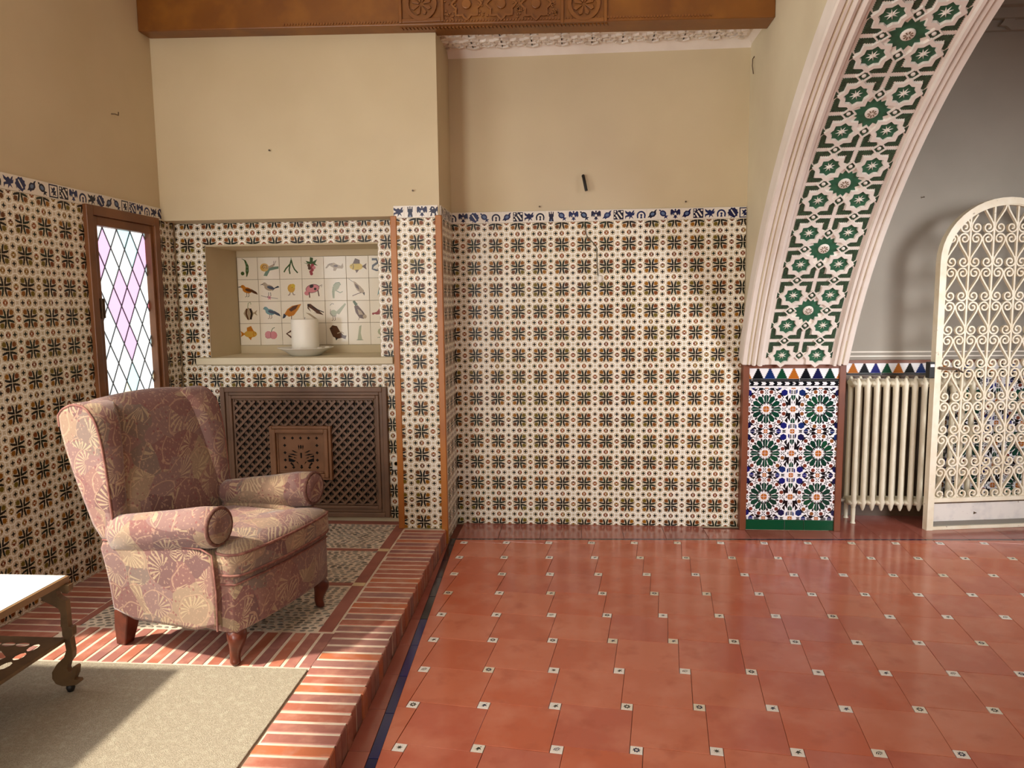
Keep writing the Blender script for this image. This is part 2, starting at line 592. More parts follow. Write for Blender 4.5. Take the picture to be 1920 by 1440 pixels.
def motif_main():
    out = []
    for cx, cy in ((.5, 0), (.5, 1), (0, .5), (1, .5)):
        out += [(p, 1) for p in arcs(cx, cy, .132, .174)]
    dd = .272
    for cx, cy in ((.5, dd), (.5, 1 - dd), (dd, .5), (1 - dd, .5)):
        out += [(p, 1) for p in arcs(cx, cy, .136, .176)]
        out.append((star(cx, cy, .104, .042, 4), 2))
    for cx, cy in ((.5, 0), (.5, 1), (0, .5), (1, .5)):
        for k in range(4):
            a = k * PI / 2
            out.append((el(cx + .060 * math.cos(a), cy + .060 * math.sin(a), .050, .050, 0, 7), 4))
        out.append((el(cx, cy, .032, .032, 0, 6), 1))
    for cx, cy in ((0, 0), (1, 0), (0, 1), (1, 1)):
        out += flower(cx, cy)
    return out


MAIN = motif_main()
MAINMATS = [M_TBG, M_TLINE, M_TDARK, M_TOCH, M_TRED]
_tc = {}


def main_tile(rect):
    k = tuple(round(c, 2) for c in rect)
    if k not in _tc:
        _tc[k] = print_mesh('wall_tile', MAIN, k, MAINMATS, T, .008, .0012)
    return _tc[k]


def subtract(r, h):
    if h[0] >= r[2] or h[2] <= r[0] or h[1] >= r[3] or h[3] <= r[1]:
        return [r]
    out = []
    if h[0] > r[0]:
        out.append((r[0], r[1], h[0], r[3]))
    if h[2] < r[2]:
        out.append((h[2], r[1], r[2], r[3]))
    a, b = max(r[0], h[0]), min(r[2], h[2])
    if h[1] > r[1]:
        out.append((a, r[1], b, h[1]))
    if h[3] < r[3]:
        out.append((a, h[3], b, r[3]))
    return out


def tile_field(parent, o, u, n, u0, v0, region, holes=()):
    """wall tiles of pitch T on a vertical plane; o + u*a + Z*b"""
    o, u, n = Vector(o), Vector(u), Vector(n)
    i0, i1 = math.floor((region[0] - u0) / T), math.ceil((region[2] - u0) / T)
    j0, j1 = math.floor((region[1] - v0) / T), math.ceil((region[3] - v0) / T)
    for i in range(i0, i1):
        for j in range(j0, j1):
            c = (u0 + i * T, v0 + j * T)
            rs = [(max(c[0], region[0]), max(c[1], region[1]), min(c[0] + T, region[2]), min(c[1] + T, region[3]))]
            for h in holes:
                rs = [q for r in rs for q in subtract(r, h)]
            for r in rs:
                if r[2] - r[0] < .012 or r[3] - r[1] < .012:
                    continue
                me = main_tile(tuple((r[k] - c[k % 2]) / T for k in range(4)))
                dn = random.uniform(-.0006, .0006)
                new_obj('wall_tile', me, parent, frame(o + u * c[0] + Vector((0, 0, c[1])) + n * dn, u, (0, 0, 1), n))


# border tile figures (unit square), 0 white 1 cobalt 2 pale blue
def _mir(p):
    return [(1 - a, b) for a, b in p]


BORD = []
BORD.append([(p, 1) for p in arcs(.5, .42, .26, .40, 4, 4)[:2]] + [([(.1, .42), (.24, .42), (.26, .2), (.14, .16)], 1), (_mir([(.1, .42), (.24, .42), (.26, .2), (.14, .16)]), 1), ([(.4, .16), (.6, .16), (.56, .36), (.62, .5), (.5, .56), (.4, .5), (.46, .36)], 1)])
BORD.append([(star(.5, .5, .48, .40, 10), 1), ([(.3, .74), (.38, .8), (.72, .3), (.64, .24)], 0), ([(.14, .3), (.2, .2), (.5, .06), (.44, .14)], 0), (el(.84, .84, .07), 0)])
BORD.append([(el(.42, .56, .30, .26, -.6, 12), 1), (el(.42, .56, .18, .13, -.6, 10), 2), ([(.06, .9), (.24, .86), (.22, .74), (.1, .76)], 1), ([(.62, .4), (.9, .34), (.74, .24), (.84, .08), (.64, .18), (.52, .06), (.54, .24)], 1)])
BORD.append([([(.06, .88), (.34, .72), (.5, .82), (.66, .68), (.78, .84), (.9, .9), (.82, .62), (.94, .72), (.88, .46), (.68, .4), (.82, .12), (.6, .3), (.42, .06), (.46, .34), (.2, .3), (.1, .1), (.08, .4), (.32, .5), (.12, .64)], 1)])
BORD.append([([(.28, .06), (.72, .06), (.66, .42), (.72, .5), (.72, .9), (.64, .9), (.62, .72), (.54, .72), (.54, .92), (.46, .92), (.46, .72), (.38, .72), (.36, .9), (.28, .9), (.28, .5), (.34, .42)], 1), ([(.45, .06), (.55, .06), (.55, .22), (.45, .22)], 2)])
eag = [(.5, .95), (.42, .86), (.46, .74), (.34, .8), (.2, .92), (.08, .84), (.06, .5), (.16, .34), (.22, .5), (.3, .34), (.38, .5), (.4, .3), (.28, .14), (.42, .18), (.5, .06)]
BORD.append([(eag, 1), (_mir(eag), 1), (el(.5, .5, .09, .12), 0), ([(.3, .6), (.4, .56), (.38, .5), (.26, .52)], 2)])
BORD.append([([(.06, .2), (.26, .24), (.36, .14), (.44, .24), (.66, .3), (.82, .5), (.8, .74), (.9, .94), (.72, .86), (.62, .74), (.4, .76), (.24, .6), (.2, .4)], 1), (el(.5, .52, .17, .13, .5), 2)])
BORD.append([([(.06, .1), (.94, .1), (.94, .92), (.06, .92)], 1), ([(.4, .7), (.54, .78), (.86, .32), (.78, .22)], 0), ([(.22, .5), (.34, .56), (.6, .14), (.44, .14)], 0), (el(.2, .8, .08), 0), (el(.42, .86, .05), 0), (el(.16, .6, .06), 0), (el(.8, .78, .1, .08), 0), (el(.16, .28, .07), 0)])
BORD.append([([(.06, .06), (.94, .06), (.94, .94), (.06, .94)], 1), ([(.15, .15), (.85, .15), (.85, .85), (.15, .85)], 0), ([(.24, .76), (.42, .66), (.6, .8), (.68, .66), (.56, .5), (.76, .56), (.68, .34), (.78, .2), (.56, .26), (.4, .18), (.46, .4), (.24, .36), (.36, .52)], 1)])
BORD.append([([(.12, .62), (.3, .9), (.5, .86), (.62, .68), (.74, .84), (.92, .9), (.86, .6), (.94, .3), (.8, .34), (.76, .54), (.66, .4), (.72, .1), (.54, .12), (.56, .3), (.36, .36), (.34, .12), (.18, .1), (.28, .44), (.06, .42), (.24, .58)], 1), (el(.4, .72, .06), 0)])
BORDM = [M_BW, M_BB, M_BB2]
_bc = {}


def border_row(parent, o, u, n, a0, a1, start, z, order):
    """row of 7 cm heraldic tiles from a0 to a1, joints at start + k*0.07"""
    o, u, n = Vector(o), Vector(u), Vector(n)
    s = .07
    k = math.floor((a0 - start) / s)
    idx = 0
    while start + k * s < a1 - .012:
        c = start + k * s
        lo, hi = max(c, a0), min(c + s, a1)
        if hi - lo > .012:
            v = order[idx % len(order)]
            key = (v, round((lo - c) / s, 2), round((hi - c) / s, 2))
            if key not in _bc:
                _bc[key] = print_mesh('border_tile', BORD[v], (key[1], 0, key[2], 1), BORDM, s, .008, .0012)
            new_obj('border_tile', _bc[key], parent, frame(o + u * c + Vector((0, 0, z)), u, (0, 0, 1), n))
        idx += 1
        k += 1


def backing(parent, x0, x1, y0, y1, z0, z1):
    MB().box(x0, x1, y0, y1, z0, z1).build('grout_bed', M_GROUT, parent)


# back wall: flowers at X = -0.6214 + k*T, Z = ZT - r*T
tile_field(wall_back, (0, YB - .004, 0), (1, 0, 0), (0, -1, 0), -.6214, ZT - 14 * T, (XP + .008, 0.0, XR0 - .004, ZT))
border_row(wall_back, (0, YB - .004, 0), (1, 0, 0), (0, -1, 0), XP + .008, XR0 - .004, -.652 - .07, ZT + .001, [0, 5, 1, 2, 0, 6, 7, 3, 0, 4, 2, 5, 2, 5, 6, 7, 3, 0, 6, 2, 5, 6, 7, 3, 0, 1, 8])
backing(wall_back, XP, XR0, YB - .004, YB + .01, -.01, ZT + .06)
# pilaster front and side
PZ = 1.953
tile_field(wall_alcove, (0, YU + .002, 0), (1, 0, 0), (0, -1, 0), -.901 - 2 * T, PZ - 14 * T, (-1.036, H + .002, -.772, PZ))
border_row(wall_alcove, (0, YU + .002, 0), (1, 0, 0), (0, -1, 0), -1.035, -.772, -1.041, PZ + .001, [3, 4, 5, 9])
tile_field(wall_alcove, (XP, 0, 0), (0, 1, 0), (1, 0, 0), YB - 3.3 * T, PZ - 14 * T, (YU + .012, 0, YB - .006, PZ))
border_row(wall_alcove, (XP, 0, 0), (0, 1, 0), (1, 0, 0), YU + .012, YB - .006, YB - 6.5 * .07, PZ + .001, [7, 2, 8, 5, 1, 0, 6])
# recess wall around niche and grille
CX0, CX1, CZ1 = -2.206, -1.139, .947
tile_field(wall_alcove, (0, YR + .004, 0), (1, 0, 0), (0, -1, 0), -2.372, 1.83 - 13 * T, (XL + .008, H + .02, -1.046, 1.962),
           [(NX0, NZ0 - .05, NX1, NZ1), (-2.352, 1.088, -1.09, 1.134), (CX0, 0, CX1, CZ1)])
# left wall
tile_field(wall_left, (XL - .002, 0, 0), (0, 1, 0), (1, 0, 0), 3.002 - 6 * T, 1.269 - 9 * T, (2.62, H, YR - .006, 1.969),
           [(W1[0], WZ0, W1[1], WZ1)])
border_row(wall_left, (XL - .002, 0, 0), (0, 1, 0), (1, 0, 0), 2.62, YU - .004, 3.044 - 13 * .07, 1.97, [1, 6, 2, 8, 7, 5, 0, 3])
# wooden strips on the pilaster corners
MB().box(-1.055, -1.018, YU - .012, YR - .01, H, 1.966).build('corner_strip', M_WOOD_O, wall_alcove, bevel=.004)
MB().box(-.789, -.752, YU - .012, YU + .02, 0, 1.966).build('corner_strip', M_WOOD_O, wall_alcove, bevel=.004)
MB().box(XR0 - .016, XR0 + .022, 4.628, YB - .01, 0, 1.055).build('corner_strip', M_WOOD_D, wall_right, bevel=.003)

# ------------------------------------------------------------------ niche picture tiles
PC = {'W': (236, 226, 206), 'g': (58, 84, 40), 'G': (96, 122, 92), 'o': (190, 118, 36), 'O': (206, 160, 66), 'b': (88, 54, 34), 'B': (46, 36, 32), 't': (106, 150, 150), 'r': (150, 58, 64), 'p': (206, 130, 134), 'k': (58, 66, 78), 'e': (170, 150, 120), 'y': (210, 180, 60), 'l': (168, 172, 140)}
PK = list(PC)
PM = [pmat('picture_glaze_' + ('upper_' if k.isupper() else '') + k.lower(), PC[k], .1) for k in PK]


def bird(body, wing, legs='b', beak=.3, tail=((.78, .36), (.96, .30), (.9, .42)), up=.0):
    return [([(.62, .44)] + [tail[0], tail[1], tail[2]] + [(.66, .56)], wing), (el(.48, .5 + up, .22, .13, -.25, 12), body), (el(.28, .66 + up, .09, .08, 0, 10), body),
            ([(.34, .72 + up), (.24, .6 + up), (.36, .48 + up), (.46, .6 + up)], body), ([(.2, .68 + up), (.2, .63 + up), (.2 - beak * .45, .62 + up)], 'B'),
            (el(.55, .5 + up, .17, .07, -.3, 10), wing), (stroke([(.46, .4), (.45, .24), (.38, .2)], .025), legs), (stroke([(.54, .4), (.55, .24), (.48, .2)], .025), legs), (el(.26, .68 + up, .014), 'B')]


def fish(body, fin, flip=False):
    p = [(el(.46, .5, .3, .16, 0, 14), body), ([(.7, .5), (.92, .64), (.88, .5), (.92, .36)], fin), ([(.3, .62), (.42, .86), (.62, .78), (.62, .62)], fin), ([(.4, .36), (.46, .22), (.58, .36)], fin), (stroke([(.3, .62), (.34, .5), (.3, .38)], .03), fin), (el(.24, .54, .02), 'B')]
    return [([(1 - a, b) for a, b in q], c) for q, c in p] if flip else p


PICS = [
    [(stroke([(.3, .92), (.42, .84), (.5, .6), (.52, .4), (.47, .12)], .02), 'g'), ([(.36, .9), (.48, .84), (.6, .6), (.6, .36), (.5, .1), (.45, .36), (.47, .6), (.42, .8)], 'g'), (el(.51, .7, .04, .05), 'G'), (el(.53, .55, .045, .055), 'G'), (el(.53, .4, .045, .055), 'G'), (el(.31, .27, .085), 'g')],
    [([(.26, .16), (.42, .14), (.56, .38), (.96, .46), (.96, .56), (.6, .54), (.4, .42)], 'G'), (el(.32, .52, .2, .18, 0, 14), 'O'), (stroke([(.2, .5), (.28, .62), (.42, .6), (.44, .46)], .025), 'b'), (stroke([(.26, .46), (.32, .54), (.38, .48)], .02), 'b'), ([(.46, .46), (.7, .54), (.8, .62), (.74, .66), (.5, .56)], 'e'), (stroke([(.76, .62), (.86, .8)], .02), 'b'), (stroke([(.74, .62), (.76, .8)], .02), 'b')],
    [(stroke([(.55, .84), (.5, .66), (.3, .46), (.2, .3)], .06), 'g'), (stroke([(.55, .84), (.48, .6), (.44, .4), (.47, .22)], .06), 'g'), (stroke([(.55, .84), (.6, .6), (.68, .42), (.82, .26)], .06), 'g'), (stroke([(.55, .92), (.55, .8)], .03), 'G')],
    [([(.1, .7), (.3, .62), (.2, .78), (.38, .74), (.4, .94), (.54, .9), (.52, .74), (.72, .84), (.62, .66), (.74, .56), (.5, .62)], 'g')] + [(el(.44 + dx, .58 - dy, .075), c) for dx, dy, c in ((-.1, 0, 'b'), (.06, 0, 'r'), (-.02, .1, 'r'), (.12, .1, 'p'), (-.08, .12, 'b'), (.04, .2, 'r'), (-.02, .28, 'r'), (.0, .36, 'r'))],
    [([(.06, .46), (.16, .52), (.24, .64), (.46, .68), (.66, .58), (.78, .54), (.86, .66), (.88, .5), (.84, .42), (.6, .44), (.52, .32), (.42, .34), (.44, .46), (.26, .56), (.14, .44)], 'e'), (el(.54, .54, .1, .05), 'b'), (stroke([(.1, .46), (.2, .6), (.4, .64)], .02), 'b')],
    fish('y', 'b'),
    [(stroke([(.16, .8), (.36, .8), (.42, .66), (.2, .52), (.18, .4), (.34, .34), (.9, .4)], .1), 'k'), (stroke([(.2, .42), (.4, .36), (.9, .4)], .02), 'W')],
    bird('o', 'b', 'B', .6),
    [(q, c) for q, c in bird('e', 'k', 'B', .3, ((.74, .56), (.96, .62), (.88, .68)), .1) if c != 'z'] + [(star(.48, .16, .12, .05, 6), 'p'), (stroke([(.1, .26), (.3, .2), (.86, .12)], .018), 'k')],
    [(el(.5, .56, .17, .19, 0, 14), 'O'), (el(.58, .66, .1, .1), 'y'), (stroke([(.44, .38), (.42, .28), (.34, .26)], .03), 'b'), (stroke([(.56, .38), (.58, .28), (.66, .28)], .03), 'b'), (el(.54, .6, .018), 'B')],
    [(el(.46, .54, .32, .19, .2, 14), 'B'), (el(.46, .54, .3, .17, .2, 14), 'p'), (el(.2, .34, .12, .1), 'p'), (el(.42, .64, .1, .07, .4), 'B'), (el(.58, .52, .06), 'B'), (stroke([(.3, .38), (.32, .14)], .05), 'b'), (stroke([(.7, .46), (.74, .2)], .05), 'b'), (stroke([(.76, .64), (.9, .7), (.86, .6)], .025), 'B')],
    [([(.36, .1), (.44, .1), (.46, .4), (.62, .5), (.74, .72), (.66, .8), (.52, .78), (.4, .66), (.34, .4)], 'l'), (stroke([(.52, .44), (.7, .34), (.82, .4)], .03), 'G'), (stroke([(.4, .66), (.52, .78), (.68, .8), (.74, .68)], .02), 'G'), (stroke([(.38, .6), (.38, .14)], .02), 'G')],
    [([(.3, .84), (.4, .8), (.62, .6), (.76, .44), (.78, .3), (.62, .32), (.46, .44), (.36, .62)], 'e'), ([(.36, .74), (.52, .64), (.56, .44), (.42, .56)], 'b'), ([(.7, .32), (.78, .2), (.8, .36)], 'B'), (stroke([(.24, .2), (.5, .3), (.64, .34)], .03), 'b'), (stroke([(.1, .94), (.3, .8)], .015), 'k')],
    [([(.36, .2), (.5, .9), (.62, .5)], 't'), ([(.5, .4), (.8, .66), (.92, .4), (.7, .3)], 'k'), (el(.6, .34, .14, .08), 'e')],
    [([(.34, .6), (.5, .7), (.66, .6), (.74, .44), (.6, .18), (.46, .14), (.34, .3), (.26, .44)], 'e'), (stroke([(.42, .66), (.38, .44), (.46, .18)], .07), 'b'), (stroke([(.58, .66), (.64, .44), (.58, .18)], .09), 'B'), (stroke([(.46, .68), (.5, .9), (.6, .94), (.62, .84)], .04), 'l'), ([(.7, .46), (.9, .6), (.84, .46), (.9, .34)], 'e')],
    bird('t', 'k', 'b', .1),
    [([(.1, .42), (.04, .2), (.16, .24), (.26, .4)], 'k'), ([(.14, .4), (.34, .28), (.56, .34), (.78, .6), (.92, .84), (.8, .82), (.5, .76), (.28, .62)], 'o'), ([(.34, .6), (.54, .74), (.78, .8), (.66, .62), (.44, .5)], 'b'), (stroke([(.46, .32), (.44, .14)], .03), 'b'), ([(.6, .4), (.8, .66), (.84, .8), (.74, .62)], 'O')],
    [([(.1, .46), (.56, .14), (.66, .16), (.3, .42)], 'e'), ([(.2, .84), (.34, .84), (.66, .6), (.92, .34), (.6, .42), (.34, .5), (.2, .64)], 'b'), ([(.24, .7), (.4, .6), (.6, .44), (.36, .48)], 'W'), (el(.24, .78, .05), 'B'), (stroke([(.4, .72), (.7, .56), (.94, .46)], .04), 'B')],
    [([(.44, .44), (.9, .86), (.94, .8), (.62, .36)], 'l'), (el(.36, .42, .16, .15), 'l'), (el(.28, .62, .08, .08), 'W'), (stroke([(.22, .76), (.3, .84), (.4, .82)], .02), 'k'), (stroke([(.34, .3), (.34, .12), (.28, .1)], .025), 'b'), (stroke([(.42, .3), (.44, .12), (.38, .1)], .025), 'b'), (stroke([(.24, .6), (.22, .42), (.34, .28), (.5, .3)], .02), 'b')],
    [([(.24, .92), (.32, .98), (.46, .8), (.36, .7)], 'g'), ([(.3, .72), (.46, .76), (.68, .5), (.84, .26), (.7, .16), (.52, .2), (.36, .44)], 'b'), ([(.44, .6), (.6, .5), (.7, .34), (.5, .34)], 'e'), (el(.76, .26, .09), 'e'), (stroke([(.52, .24), (.48, .1)], .02), 'b')],
    [([(.08, .4), (.3, .46), (.5, .7), (.86, .76), (.92, .4), (.6, .36), (.3, .34)], 'r'), (el(.64, .56, .14, .1), 'p'), (el(.14, .38, .05), 'r')],
    fish('O', 'o', True),
    [(el(.36, .46, .17, .17), 'p'), (el(.58, .44, .18, .18), 'p'), (stroke([(.48, .58), (.56, .74), (.66, .78)], .03), 'g'), (stroke([(.46, .56), (.46, .3)], .02), 'r'), (stroke([(.2, .38), (.3, .3), (.42, .32)], .02), 'r')],
    [(stroke([(.9, .6), (.4, .62), (.2, .5), (.4, .34), (.9, .36)], .08), 'b')],
    [(stroke([(.3, .84), (.52, .7), (.6, .5), (.5, .3), (.3, .16)], .05), 'g'), ([(.3, .78), (.48, .64), (.52, .46), (.3, .24)], 'y')],
    [([(.16, .72), (.3, .86), (.5, .82), (.62, .6), (.78, .42), (.92, .4), (.86, .24), (.7, .3), (.5, .26), (.3, .36), (.22, .56)], 'b'), (stroke([(.5, .5), (.7, .56), (.8, .5)], .04), 'e'), (el(.26, .72, .03), 'B'), ([(.4, .32), (.44, .18), (.54, .3)], 'B')],
    [([(.4, .2), (.5, .8), (.6, .86), (.56, .5), (.62, .2)], 'l'), (stroke([(.36, .2), (.66, .2)], .02), 'G')],
    [(el(.5, .56, .18, .16), 'l'), (stroke([(.3, .3), (.7, .34)], .02), 'G')],
]
PXE = [-2.256, -2.113, -1.961, -1.808, -1.655, -1.502, -1.349, NX1]
for r in range(4):
    for c in range(7):
        x0, x1 = PXE[c], PXE[c + 1]
        full = x0 if c else x1 - .153
        pol = [(p, PK.index(k)) for p, k in PICS[r * 7 + c]]
        me = print_mesh('picture_tile', pol, ((x0 - full) / .153 + .007, .006, (x1 - full) / .153 - .007, .961), PM, .153, .007, .001)
        tl = Matrix.Rotation(random.uniform(-.008, .008), 4, 'X') @ Matrix.Rotation(random.uniform(-.012, .012), 4, 'Y')
        new_obj('picture_tile', me, wall_alcove, frame((full, NY - .001, 1.779 - (r + 1) * .148), (1, 0, 0), (0, 0, 1), (0, -1, 0)) @ tl)
MB().box(NX0, NX1, NY - .003, NY, 1.186, 1.78).build('grout_bed', pmat('niche_grout', (120, 102, 78), .9), wall_alcove)

# ------------------------------------------------------------------ stained windows
def stained_window(name, y0, y1, label, seed):
    rnd = random.Random(seed)
    z0, z1 = WZ0, WZ1
    w = tag(MB().box(XL - .12, XL - .03, y0, y0 + .02, z0, z1).build(name, M_WOOD_W), label, None, None, 'structure')
    cw, sw = .05, .048

    def bar(nm, a, b, c, d, x0, x1):
        MB().box(x0, x1, a, b, c, d).build(nm, M_WOOD_W, w, bevel=.004)
    for a, b, c, d in ((y0, y0 + cw, z0, z1), (y1 - cw, y1, z0, z1), (y0 + cw, y1 - cw, z1 - cw, z1), (y0 + cw, y1 - cw, z0, z0 + cw)):
        bar('casing', a, b, c, d, XL - .1, XL + .028)
    ya, yb, za, zb = y0 + cw, y1 - cw, z0 + cw, z1 - cw
    for a, b, c, d in ((ya, ya + sw, za, zb), (yb - sw * .55, yb, za, zb), (ya + sw, yb - sw * .55, zb - sw, zb), (ya + sw, yb - sw * .55, za, za + sw)):
        bar('sash', a, b, c, d, XL - .06, XL + .012)
    ga = (ya + sw, za + sw, yb - sw * .55, zb - sw)
    aw, bh = .123, .208
    ox, oz = ga[0] + .03, ga[3] + .0
    for i in range(-2, int((ga[2] - ga[0]) / aw * 2) + 4):
        for j in range(-2, int((ga[3] - ga[1]) / bh * 2) + 4):
            if (i + j) % 2:
                continue
            cx, cz = ox + i * aw / 2, oz - j * bh / 2
            p = clip([(cx - aw / 2, cz), (cx, cz - bh / 2), (cx + aw / 2, cz), (cx, cz + bh / 2)], ga)
            if len(p) < 3 or parea(p) < 2e-4:
                continue
            k = rnd.choices('wpcy', (74, 18, 5, 3))[0]
            if j <= 0:
                k = rnd.choice('cw')
            elif i in (3, 4) and j in (3, 4, 5, 6, 10, 11):
                k = 'p'
            elif i in (7, 0) and j in (2, 1):
                k = 'p'
            elif i >= 8:
                k = rnd.choice('rcy')
            MB().prism(p, XL - .030, XL - .026, lambda a, b, h: (h, a, b)).build('glass_pane', GLASS[k], w)
    # lead cames along both diagonals
    for sg in (1, -1):
        for q in range(-24, 30):
            c0 = ox + q * aw
            # line: y = c0 + sg*(z-oz)*aw/bh
            pts = []
            for zz in (ga[1], ga[3]):
                pts.append((c0 + sg * (zz - oz) * aw / bh + aw / 2, zz))
            (ya_, za_), (yb_, zb_) = pts
            t0, t1 = 0, 1
            dy = yb_ - ya_
            for lim, s2 in ((ga[0], 1), (ga[2], -1)):
                fa, fb = (ya_ - lim) * s2, (yb_ - lim) * s2
                if fa < 0 and fb < 0:
                    t0, t1 = 1, 0
                elif fa < 0:
                    t0 = max(t0, fa / (fa - fb))
                elif fb < 0:
                    t1 = min(t1, fa / (fa - fb))
            if t1 - t0 < .02:
                continue
            A = (ya_ + dy * t0, za_ + (zb_ - za_) * t0)
            B = (ya_ + dy * t1, za_ + (zb_ - za_) * t1)
            MB().plate_path([A, B], .0042, (XL - .027, XL - .021), lambda a, b, h: (h, a, b)).build('lead_came', M_LEAD, w)
    MB().plate_path([(ya + .018, 1.40), (ya + .018, 1.50), (ya + .036, 1.50), (ya + .036, 1.40), (ya + .018, 1.40)], .006, (XL + .012, XL + .03), lambda a, b, h: (h, a, b)).build('handle', M_RUST, w)
    MB().box(XL - .2, XL - .19, y0 - .05, y1 + .05, z0 - .05, z1 + .05).build('shutter', M_PLASTER_W, w)
    return w


stained_window('window_1', W1[0], W1[1], 'stained glass window with brown frame in the tiled left wall', 5)
w2 = tag(MB().box(XL - .22, XL + .02, W2[0], W2[0] + .05, W2Z[0], W2Z[1]).build('window_2', M_WOOD_W, bevel=.004), 'tall open window with brown frame beside the low table', None, None, 'structure')
for a, b, c, d in ((W2[1] - .05, W2[1], W2Z[0], W2Z[1]), (W2[0] + .05, W2[1] - .05, W2Z[1] - .05, W2Z[1]), (W2[0] + .05, W2[1] - .05, W2Z[0], W2Z[0] + .05)):
    MB().box(XL - .22, XL + .02, a, b, c, d).build('casing', M_WOOD_W, w2, bevel=.004)

# ------------------------------------------------------------------ floor: terracotta with painted insets
FR = .04378
FP, SI = .2594, .0435
LT = math.sqrt(FP * FP - SI * SI)
FX, FY = -.56955, 2.22828
AX = FR - math.atan2(SI, LT)
e1 = (math.cos(AX), math.sin(AX))
e2 = (-math.sin(AX), math.cos(AX))
f1 = (math.cos(FR), math.sin(FR))
f2 = (-math.sin(FR), math.cos(FR))


def lat(x, y):            # world -> lattice-aligned frame
    dx, dy = x - FX, y - FY
    return dx * f1[0] + dy * f1[1], dx * f2[0] + dy * f2[1]


def unlat(a, b):
    return FX + a * f1[0] + b * f2[0], FY + a * f1[1] + b * f2[1]


UA = lat(-.66, 3.0)[0]
VB = lat(.5, 4.405)[1]
REG = (UA, lat(0, 1.15)[1], lat(4.1, 3)[0], VB)
INS = [
    [(star(.5, .5, .36, .13, 8), 1)],
    [([(.16, .3), (.3, .36), (.5, .72), (.7, .62), (.86, .3), (.66, .4), (.56, .3), (.4, .34)], 1), (el(.5, .24, .1, .06), 1), (el(.72, .74, .1, .05, .6), 1)],
    [(stroke([(.22, .3), (.3, .6), (.6, .76), (.8, .6)], .09), 1), (stroke([(.36, .26), (.44, .5), (.62, .56), (.74, .4)], .09), 1), (stroke([(.5, .24), (.56, .36), (.64, .34)], .08), 1)],
    [(star(.5, .5, .4, .26, 8, .2), 1), (el(.5, .5, .13), 0), (el(.5, .5, .05), 1)],
]
inset_me = [print_mesh('floor_inset', [([(.5 + (a - .5) * .86, .5 + (b - .5) * .86) for a, b in q], m_) for q, m_ in p], (0, 0, 1, 1), [M_INW, M_IND], SI - .003, .012, .0008) for p in INS]


def slab(poly, z0, z1, c=.0016):
    cx = sum(p[0] for p in poly) / len(poly)
    cy = sum(p[1] for p in poly) / len(poly)
    n = len(poly)
    ins = [(cx + (p[0] - cx) * (1 - c / max(.02, math.hypot(p[0] - cx, p[1] - cy))), cy + (p[1] - cy) * (1 - c / max(.02, math.hypot(p[0] - cx, p[1] - cy)))) for p in poly]
    mb = MB()
    vs = [(a, b, z0) for a, b in poly] + [(a, b, z1 - c * .6) for a, b in poly] + [(a, b, z1) for a, b in ins]
    fs = [list(range(2 * n, 3 * n))]
    for i in range(n):
        j = (i + 1) % n
        fs += [(i, j, n + j, n + i), (n + i, n + j, 2 * n + j, 2 * n + i)]
    return mb.add(vs, fs)


g = .0008
sq = [(g, g), (LT - g, g), (LT - g, LT - g), (g, LT - g)]
full_tile = slab(sq, -.014, 0).mesh('floor_tile', [M_FLOOR])
ti = 0
for i in range(-3, 22):
    for j in range(-6, 12):
        nx, ny = FX + FP * (i * f1[0] + j * f2[0]), FY + FP * (i * f1[1] + j * f2[1])   # inset centre
        a, b = lat(nx, ny)
        sx, sy = nx - (e1[0] + e2[0]) * (SI - .003) / 2, ny - (e1[1] + e2[1]) * (SI - .003) / 2
        if REG[0] + .012 < a < REG[2] and REG[1] < b < REG[3] - .012:
            new_obj('floor_inset', inset_me[(i * 5 + j * 3 + (i * j) % 2) % 4], floor, frame((sx, sy, -.012 + random.uniform(-.0006, .0002)), (e1[0], e1[1], 0), (e2[0], e2[1], 0), (0, 0, 1)))
        # large tile whose lower-left corner lies LT + SI/2 to the left of the inset
        cx, cy = nx - e1[0] * (LT + SI / 2) - e2[0] * SI / 2, ny - e1[1] * (LT + SI / 2) - e2[1] * SI / 2
        corners = [(cx + e1[0] * p + e2[0] * q, cy + e1[1] * p + e2[1] * q) for p, q in sq]
        lc = [lat(*p) for p in corners]
        cl = clip(lc, REG)
        if len(cl) < 3 or parea(cl) < .002:
            continue
        if abs(parea(cl) - parea(lc)) < 1e-5:
            o = new_obj('floor_tile', full_tile, floor, frame((cx, cy, random.uniform(-.0012, 0)), (e1[0], e1[1], 0), (e2[0], e2[1], 0), (0, 0, 1)))
        else:
            slab([unlat(*p) for p in cl], -.014, 0).build('floor_tile', M_FLOOR, floor)
# plain continuation behind the camera
y_n = unlat(0, REG[1])[1]
MB().add([(-.74, -3.2, -.003), (4.4, -3.2, -.003), (unlat(REG[2], REG[1])[0], unlat(REG[2], REG[1])[1], -.003), (unlat(REG[0], REG[1])[0], unlat(REG[0], REG[1])[1], -.003)], [(0, 1, 2, 3)]).build('floor_slab', M_FLOOR, floor)


def step_x(y):
    return -.764 + (4.247 - y) * .0149


